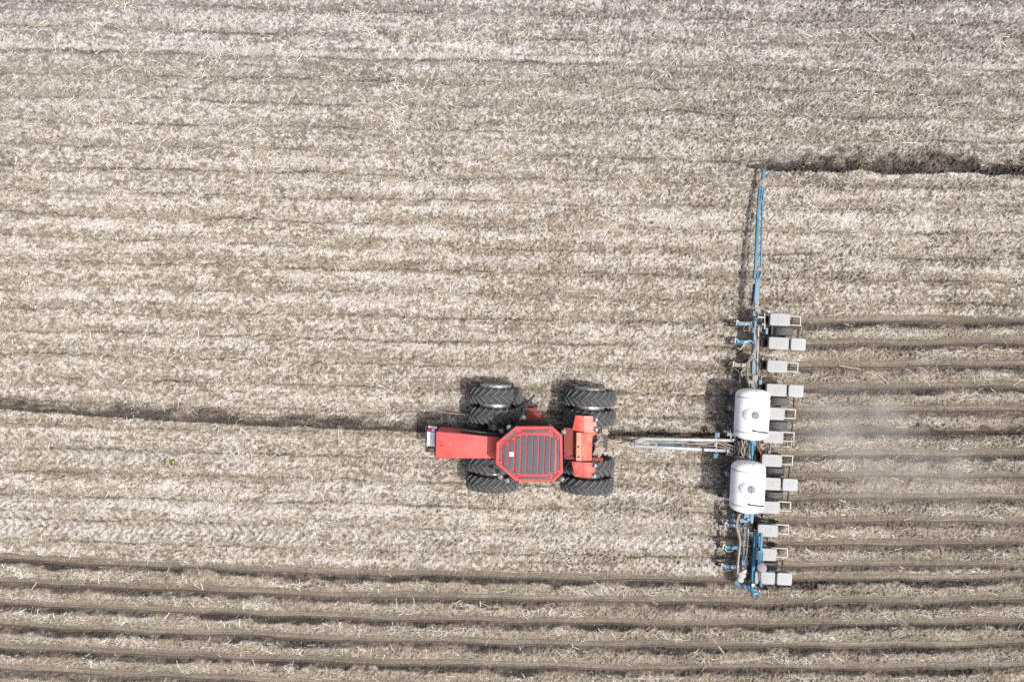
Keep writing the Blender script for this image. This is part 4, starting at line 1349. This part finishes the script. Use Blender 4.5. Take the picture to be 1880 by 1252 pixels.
for f, pts, z, r, mm in hoses:
    q = MB(); q.tube([f(x, y, z + random.uniform(-0.03, 0.03)) for x, y in pts], r, 6, 6); q.build("hose", M[mm], planter)
# small fittings at the ends of the bar
q = MB(); q.cyl(c4(826, 172, 0.85), c4(826, 172, 1.0), 0.045, n=16); q.cyl(c4(826, 172, 0.5), c4(826, 172, 0.85), 0.02, n=8); q.build("row_marker_cap", M['white'], planter)
q = MB(); q.beam(c4(765, 185, 0.95), c4(765, 400, 0.95), 0.035, 0.04); q.beam(c4(720, 190, 0.9), c4(720, 300, 0.9), 0.022, 0.03); q.build("drive_upright", M['frame_pale'], planter, bevel=0.004)
q = MB(); q.box(c4(783, 425, 0.85), (0.08, 0.21, 0.16)); q.build("wheel_bracket", M['blue_pale'], planter, bevel=0.01)
q = MB(); q.box(c4(700, 1115, 0.9), (0.10, 0.15, 0.14)); q.box(c4(718, 1060, 0.88), (0.04, 0.16, 0.05)); q.build("gauge_box", M['blue_pale'], planter, bevel=0.01)
q = MB(); q.box(c4(625, 1060, 0.86), (0.16, 0.2, 0.12)); q.box(c4(740, 335, 1.0), (0.1, 0.08, 0.08)); q.box(c4(600, 1015, 0.85), (0.3, 0.03, 0.04)); q.build("valve_block", M['beige'], planter, bevel=0.012)
q = MB()
q.box(c7(545, 40, 0.95), (0.32, 0.22, 0.12)); q.box(c7(585, 70, 1.0), (0.12, 0.26, 0.1)); q.box(c7(480, 110, 0.92), (0.28, 0.12, 0.1)); q.box(c7(540, 95, 1.02), (0.1, 0.1, 0.1))
q.build("valve_block", M['blue_pale'], planter, bevel=0.02)
q = MB(); q.box(c7(585, 120, 0.98), (0.09, 0.14, 0.12)); q.build("valve_block", M['steel'], planter, bevel=0.015)
q = MB()
q.lathe([(0, 0), (0, 0.13), (0.7, 0.14), (1, 0.09), (1, 0)], c7(455, 850, 0.62), c7(455, 850, 0.88), 24)
q.lathe([(0, 0), (0, 0.10), (1, 0.10), (1, 0)], c7(445, 905, 0.70), c7(445, 910, 0.86), 20); q.box(c7(490, 800, 0.8), (0.16, 0.12, 0.1), rz=0.5)
q.build("liquid_pump", M['frame_pale'], planter, bevel=0.01)
q = MB()
q.prism([c7(x, y, 0.42) for x, y in ((345, 950), (390, 905), (560, 1000), (580, 1065), (500, 1055), (375, 1000))], [c7(x, y, 0.55) for x, y in ((345, 950), (390, 905), (560, 1000), (580, 1065), (500, 1055), (375, 1000))])
q.build("end_plate", M['blue_dark'], planter, bevel=0.012)
q = MB(); q.box(c7(510, 870, 0.6), (0.26, 0.34, 0.14)); q.beam(c7(550, 790, 0.8), c7(545, 980, 0.7), 0.03, 0.04); q.beam(c7(440, 630, 0.7), c7(600, 665, 0.7), 0.10, 0.08); q.build("drive_box", M['black'], planter, bevel=0.015)
q = MB(); q.beam(c7(345, 20, 0.9), c7(320, 80, 0.75), 0.09, 0.1); q.beam(c7(320, 80, 0.75), c7(390, 150, 0.7), 0.09, 0.1); q.build("wing_brace", M['blue_dark'], planter, bevel=0.012)

# marker arm reaching out (upper) ----------------------------------------
mk = MB()
mk.beam(c9(362, 1000, 0.74), c9(372, 970, 0.74), 0.145, 0.14)
mk.beam(c9(365, 975, 0.72), c9(385, 655, 0.62), 0.155, 0.12, 0.13)
mk.beam(c9(352, 625, 0.62), c9(380, 0, 0.46), 0.075, 0.10)
mk.beam(c9(380, 0, 0.46), c8(402, 500, 0.40), 0.075, 0.09)
mk.beam(c9(420, 575, 0.64), c8(432, 640, 0.42), 0.048, 0.05)
mk.box(c8(402, 552, 0.40), (0.035, 0.40, 0.07)); mk.box(c8(424, 552, 0.40), (0.03, 0.40, 0.07)); mk.box(c8(446, 552, 0.40), (0.035, 0.40, 0.07))
mk.box(c8(424, 488, 0.40), (0.18, 0.05, 0.075)); mk.box(c8(424, 618, 0.40), (0.18, 0.05, 0.075))
mk.beam(c8(434, 480, 0.38), c8(445, 255, 0.30), 0.075, 0.07)
mk.beam(c9(345, 680, 0.62), c9(425, 620, 0.64), 0.05, 0.06)
mko = mk.build("marker_arm", M['blue'], planter, bevel=0.008)
q = MB(); q.beam(c9(362, 985, 0.765), c9(372, 960, 0.765), 0.15, 0.1); q.beam(c9(362, 1035, 0.74), c9(364, 985, 0.75), 0.13, 0.12); q.build("arm_base", M['beige'], mko, bevel=0.01)
q = MB(); q.beam(c9(366, 960, 0.79), c9(384, 700, 0.70), 0.14, 0.02); q.build("arm_plate", M['blue_pale'], mko, bevel=0.004)
q = MB(); q.box(c9(343, 650, 0.66), (0.08, 0.26, 0.12)); q.beam(c9(380, 730, 0.70), c9(422, 625, 0.68), 0.04, 0.05); q.beam(c9(312, 1010, 0.55), c9(340, 760, 0.58), 0.05, 0.06); q.build("arm_joint", M['blue_dark'], mko, bevel=0.01)
q = MB()
for k in range(9):
    f0 = k / 9; f1 = (k + 1) / 9
    a0, b0 = c9(352, 560, 0.60).lerp(c8(398, 680, 0.42), f0), c9(420, 560, 0.60).lerp(c8(430, 680, 0.42), f1)
    q.beam(a0, b0, 0.015, 0.02)
q.beam(c9(395, 575, 0.66), c9(412, 605, 0.66), 0.11, 0.05)
q.build("truss_rod", M['steel'], mko)
q = MB(); q.lathe([(0, 0.0), (0, 0.10), (0.5, 0.135), (0.85, 0.11), (1.0, 0.05), (1.0, 0)], c8(441, 420, 0.36), c8(441, 420, 0.46), 28); q.cyl(c8(445, 415, 0.45), c8(445, 415, 0.50), 0.03, n=10); q.build("hub_cap", M['knob'], mko)
q = MB()
d0 = c8(398, 232, 0.2)
dv = Vector((-0.28, 1.0, 0.0)).normalized()
q.lathe([(0.0, 0.0), (0.25, 0.12), (0.8, 0.23), (1.0, 0.255), (0.85, 0.23), (0.35, 0.12), (0.12, 0.0)], d0 - dv * 0.03, d0 + dv * 0.06, 36)
q.beam(d0, c8(441, 262, 0.28), 0.06, 0.05); q.build("marker_disc", M['disc'], mko)

# marker arm folded back on itself (lower) --------------------------------
mk = MB()
mk.beam(c7(640, 255, 0.98), c7(592, 980, 1.04), 0.10, 0.14, 0.085)
mk.beam(c7(700, 260, 1.0), c7(645, 1010, 1.06), 0.085, 0.14)
mk.beam(c7(668, 255, 1.03), c7(672, 420, 1.06), 0.14, 0.12)
mk.beam(c7(592, 960, 1.2), c7(592, 1090, 1.0), 0.09, 0.12); mk.beam(c7(600, 1060, 1.1), c7(605, 1150, 0.95), 0.06, 0.1); mk.beam(c7(668, 1060, 1.1), c7(672, 1155, 0.95), 0.05, 0.1)
for k in range(6):
    p = c7(630 - 7 * k, 400 + 105 * k, 1.03); r_ = c7(690 - 8 * k, 350 + 105 * k, 1.03); mk.beam(p, r_, 0.03, 0.03)
mo2 = mk.build("marker_arm", M['blue'], planter, bevel=0.008)
q = MB(); q.beam(c7(722, 290, 1.27), c7(712, 560, 1.29), 0.075, 0.07); q.box(c7(703, 530, 1.29), (0.17, 0.06, 0.08))
for x in (682, 708, 735):
    q.box(c7(x, 605, 1.29), (0.032, 0.36, 0.07))
q.box(c7(709, 680, 1.29), (0.17, 0.05, 0.08)); q.beam(c7(720, 700, 1.27), c7(712, 830, 1.25), 0.05, 0.05)
q.build("folded_section", M['blue'], mo2, bevel=0.008)
q = MB(); q.prism([c7(x, y, 1.10) for x, y in ((608, 1065), (668, 1065), (672, 1100), (638, 1035), (610, 1100))], [c7(x, y, 1.13) for x, y in ((608, 1065), (668, 1065), (672, 1100), (638, 1035), (610, 1100))]); q.box(c7(640, 1080, 1.10), (0.13, 0.16, 0.05)); q.box(c7(648, 950, 1.15), (0.055, 0.3, 0.02)); q.build("arm_plate", M['blue_pale'], mo2, bevel=0.008)
q = MB(); q.lathe([(0, 0.0), (0, 0.10), (0.4, 0.155), (0.8, 0.13), (1, 0.05), (1, 0)], c7(725, 750, 1.36), c7(725, 750, 1.45), 28); q.build("hub_cap", M['knob'], mo2)
q = MB(); q.cyl(c7(708, 815, 1.30), c7(714, 980, 1.27), 0.025, n=10); q.beam(c7(712, 950, 1.27), c7(715, 1015, 1.25), 0.06, 0.06, 0.12); q.build("disc_rod", M['blue_dark'], mo2)
q = MB()
d0 = c7(718, 1025, 1.24); dv = Vector((0.22, 1.0, 0.1)).normalized()
q.lathe([(0.0, 0.0), (0.25, 0.10), (0.8, 0.19), (1.0, 0.21), (0.85, 0.19), (0.35, 0.10), (0.12, 0.0)], d0 - dv * 0.03, d0 + dv * 0.05, 32); q.build("marker_disc", M['disc'], mo2)
q = MB(); q.cyl(c7(610, 985, 1.12), c7(610, 985, 1.27), 0.05, n=14); q.build("arm_pin", M['white'], mo2)

# ------------------------------------------------------------------ dust thrown up by the planter
def dust(px, py, sx, sy, sz, dens, label, seed):
    bm = bmesh.new()
    bmesh.ops.create_icosphere(bm, subdivisions=3, radius=1)
    for v in bm.verts:
        v.co = Vector((v.co.x * sx, v.co.y * sy, v.co.z * sz))
    me = bpy.data.meshes.new("dust_cloud"); bm.to_mesh(me); bm.free()
    m, n, l, b = node_mat("dust_air_%d" % seed)
    n.remove(b)
    out = n["Material Output"]
    pv = n.new("ShaderNodeVolumePrincipled")
    pv.inputs["Color"].default_value = (1.0, 0.955, 0.89, 1); pv.inputs["Anisotropy"].default_value = 0.0
    tc = n.new("ShaderNodeTexCoord")
    mp = n.new("ShaderNodeMapping"); mp.inputs["Scale"].default_value = (1 / sx, 1 / sy, 1 / sz)
    ln = n.new("ShaderNodeVectorMath"); ln.operation = 'LENGTH'
    l.new(tc.outputs["Object"], mp.inputs[0]); l.new(mp.outputs[0], ln.inputs[0])
    fa = n.new("ShaderNodeMapRange"); fa.interpolation_type = 'SMOOTHSTEP'
    fa.inputs[1].default_value = 0.0; fa.inputs[2].default_value = 0.97; fa.inputs[3].default_value = 1.0; fa.inputs[4].default_value = 0.0
    l.new(ln.outputs["Value"], fa.inputs[0])
    no = n.new("ShaderNodeTexNoise"); no.noise_dimensions = '4D'; no.inputs["W"].default_value = seed
    no.inputs["Scale"].default_value = 0.9; no.inputs["Detail"].default_value = 4
    l.new(tc.outputs["Object"], no.inputs["Vector"])
    nr = n.new("ShaderNodeMapRange"); nr.inputs[1].default_value = 0.28; nr.inputs[2].default_value = 0.78; nr.inputs[3].default_value = 0; nr.inputs[4].default_value = dens
    l.new(no.outputs[0], nr.inputs[0])
    mu = n.new("ShaderNodeMath"); mu.operation = 'MULTIPLY'
    l.new(fa.outputs[0], mu.inputs[0]); l.new(nr.outputs[0], mu.inputs[1])
    l.new(mu.outputs[0], pv.inputs["Density"]); l.new(pv.outputs[0], out.inputs["Volume"])
    me.materials.append(m)
    o = bpy.data.objects.new("dust_cloud", me); C.objects.link(o)
    p = at(px, py, 0.45)
    o.location = (p.x, p.y, 0.45)
    tag(o, label, "dust", kind="stuff")


dust(1560, 780, 3.4, 2.0, 0.6, 1.15, "pale dust drifting behind the upper white tank", 1)
dust(1660, 870, 4.8, 1.8, 0.5, 0.75, "thin dust drifting low over the rows behind the lower white tank", 2)
dust(1445, 290, 0.9, 0.5, 0.40, 1.1, "puff of dust above the marker disc's dark furrow", 3)
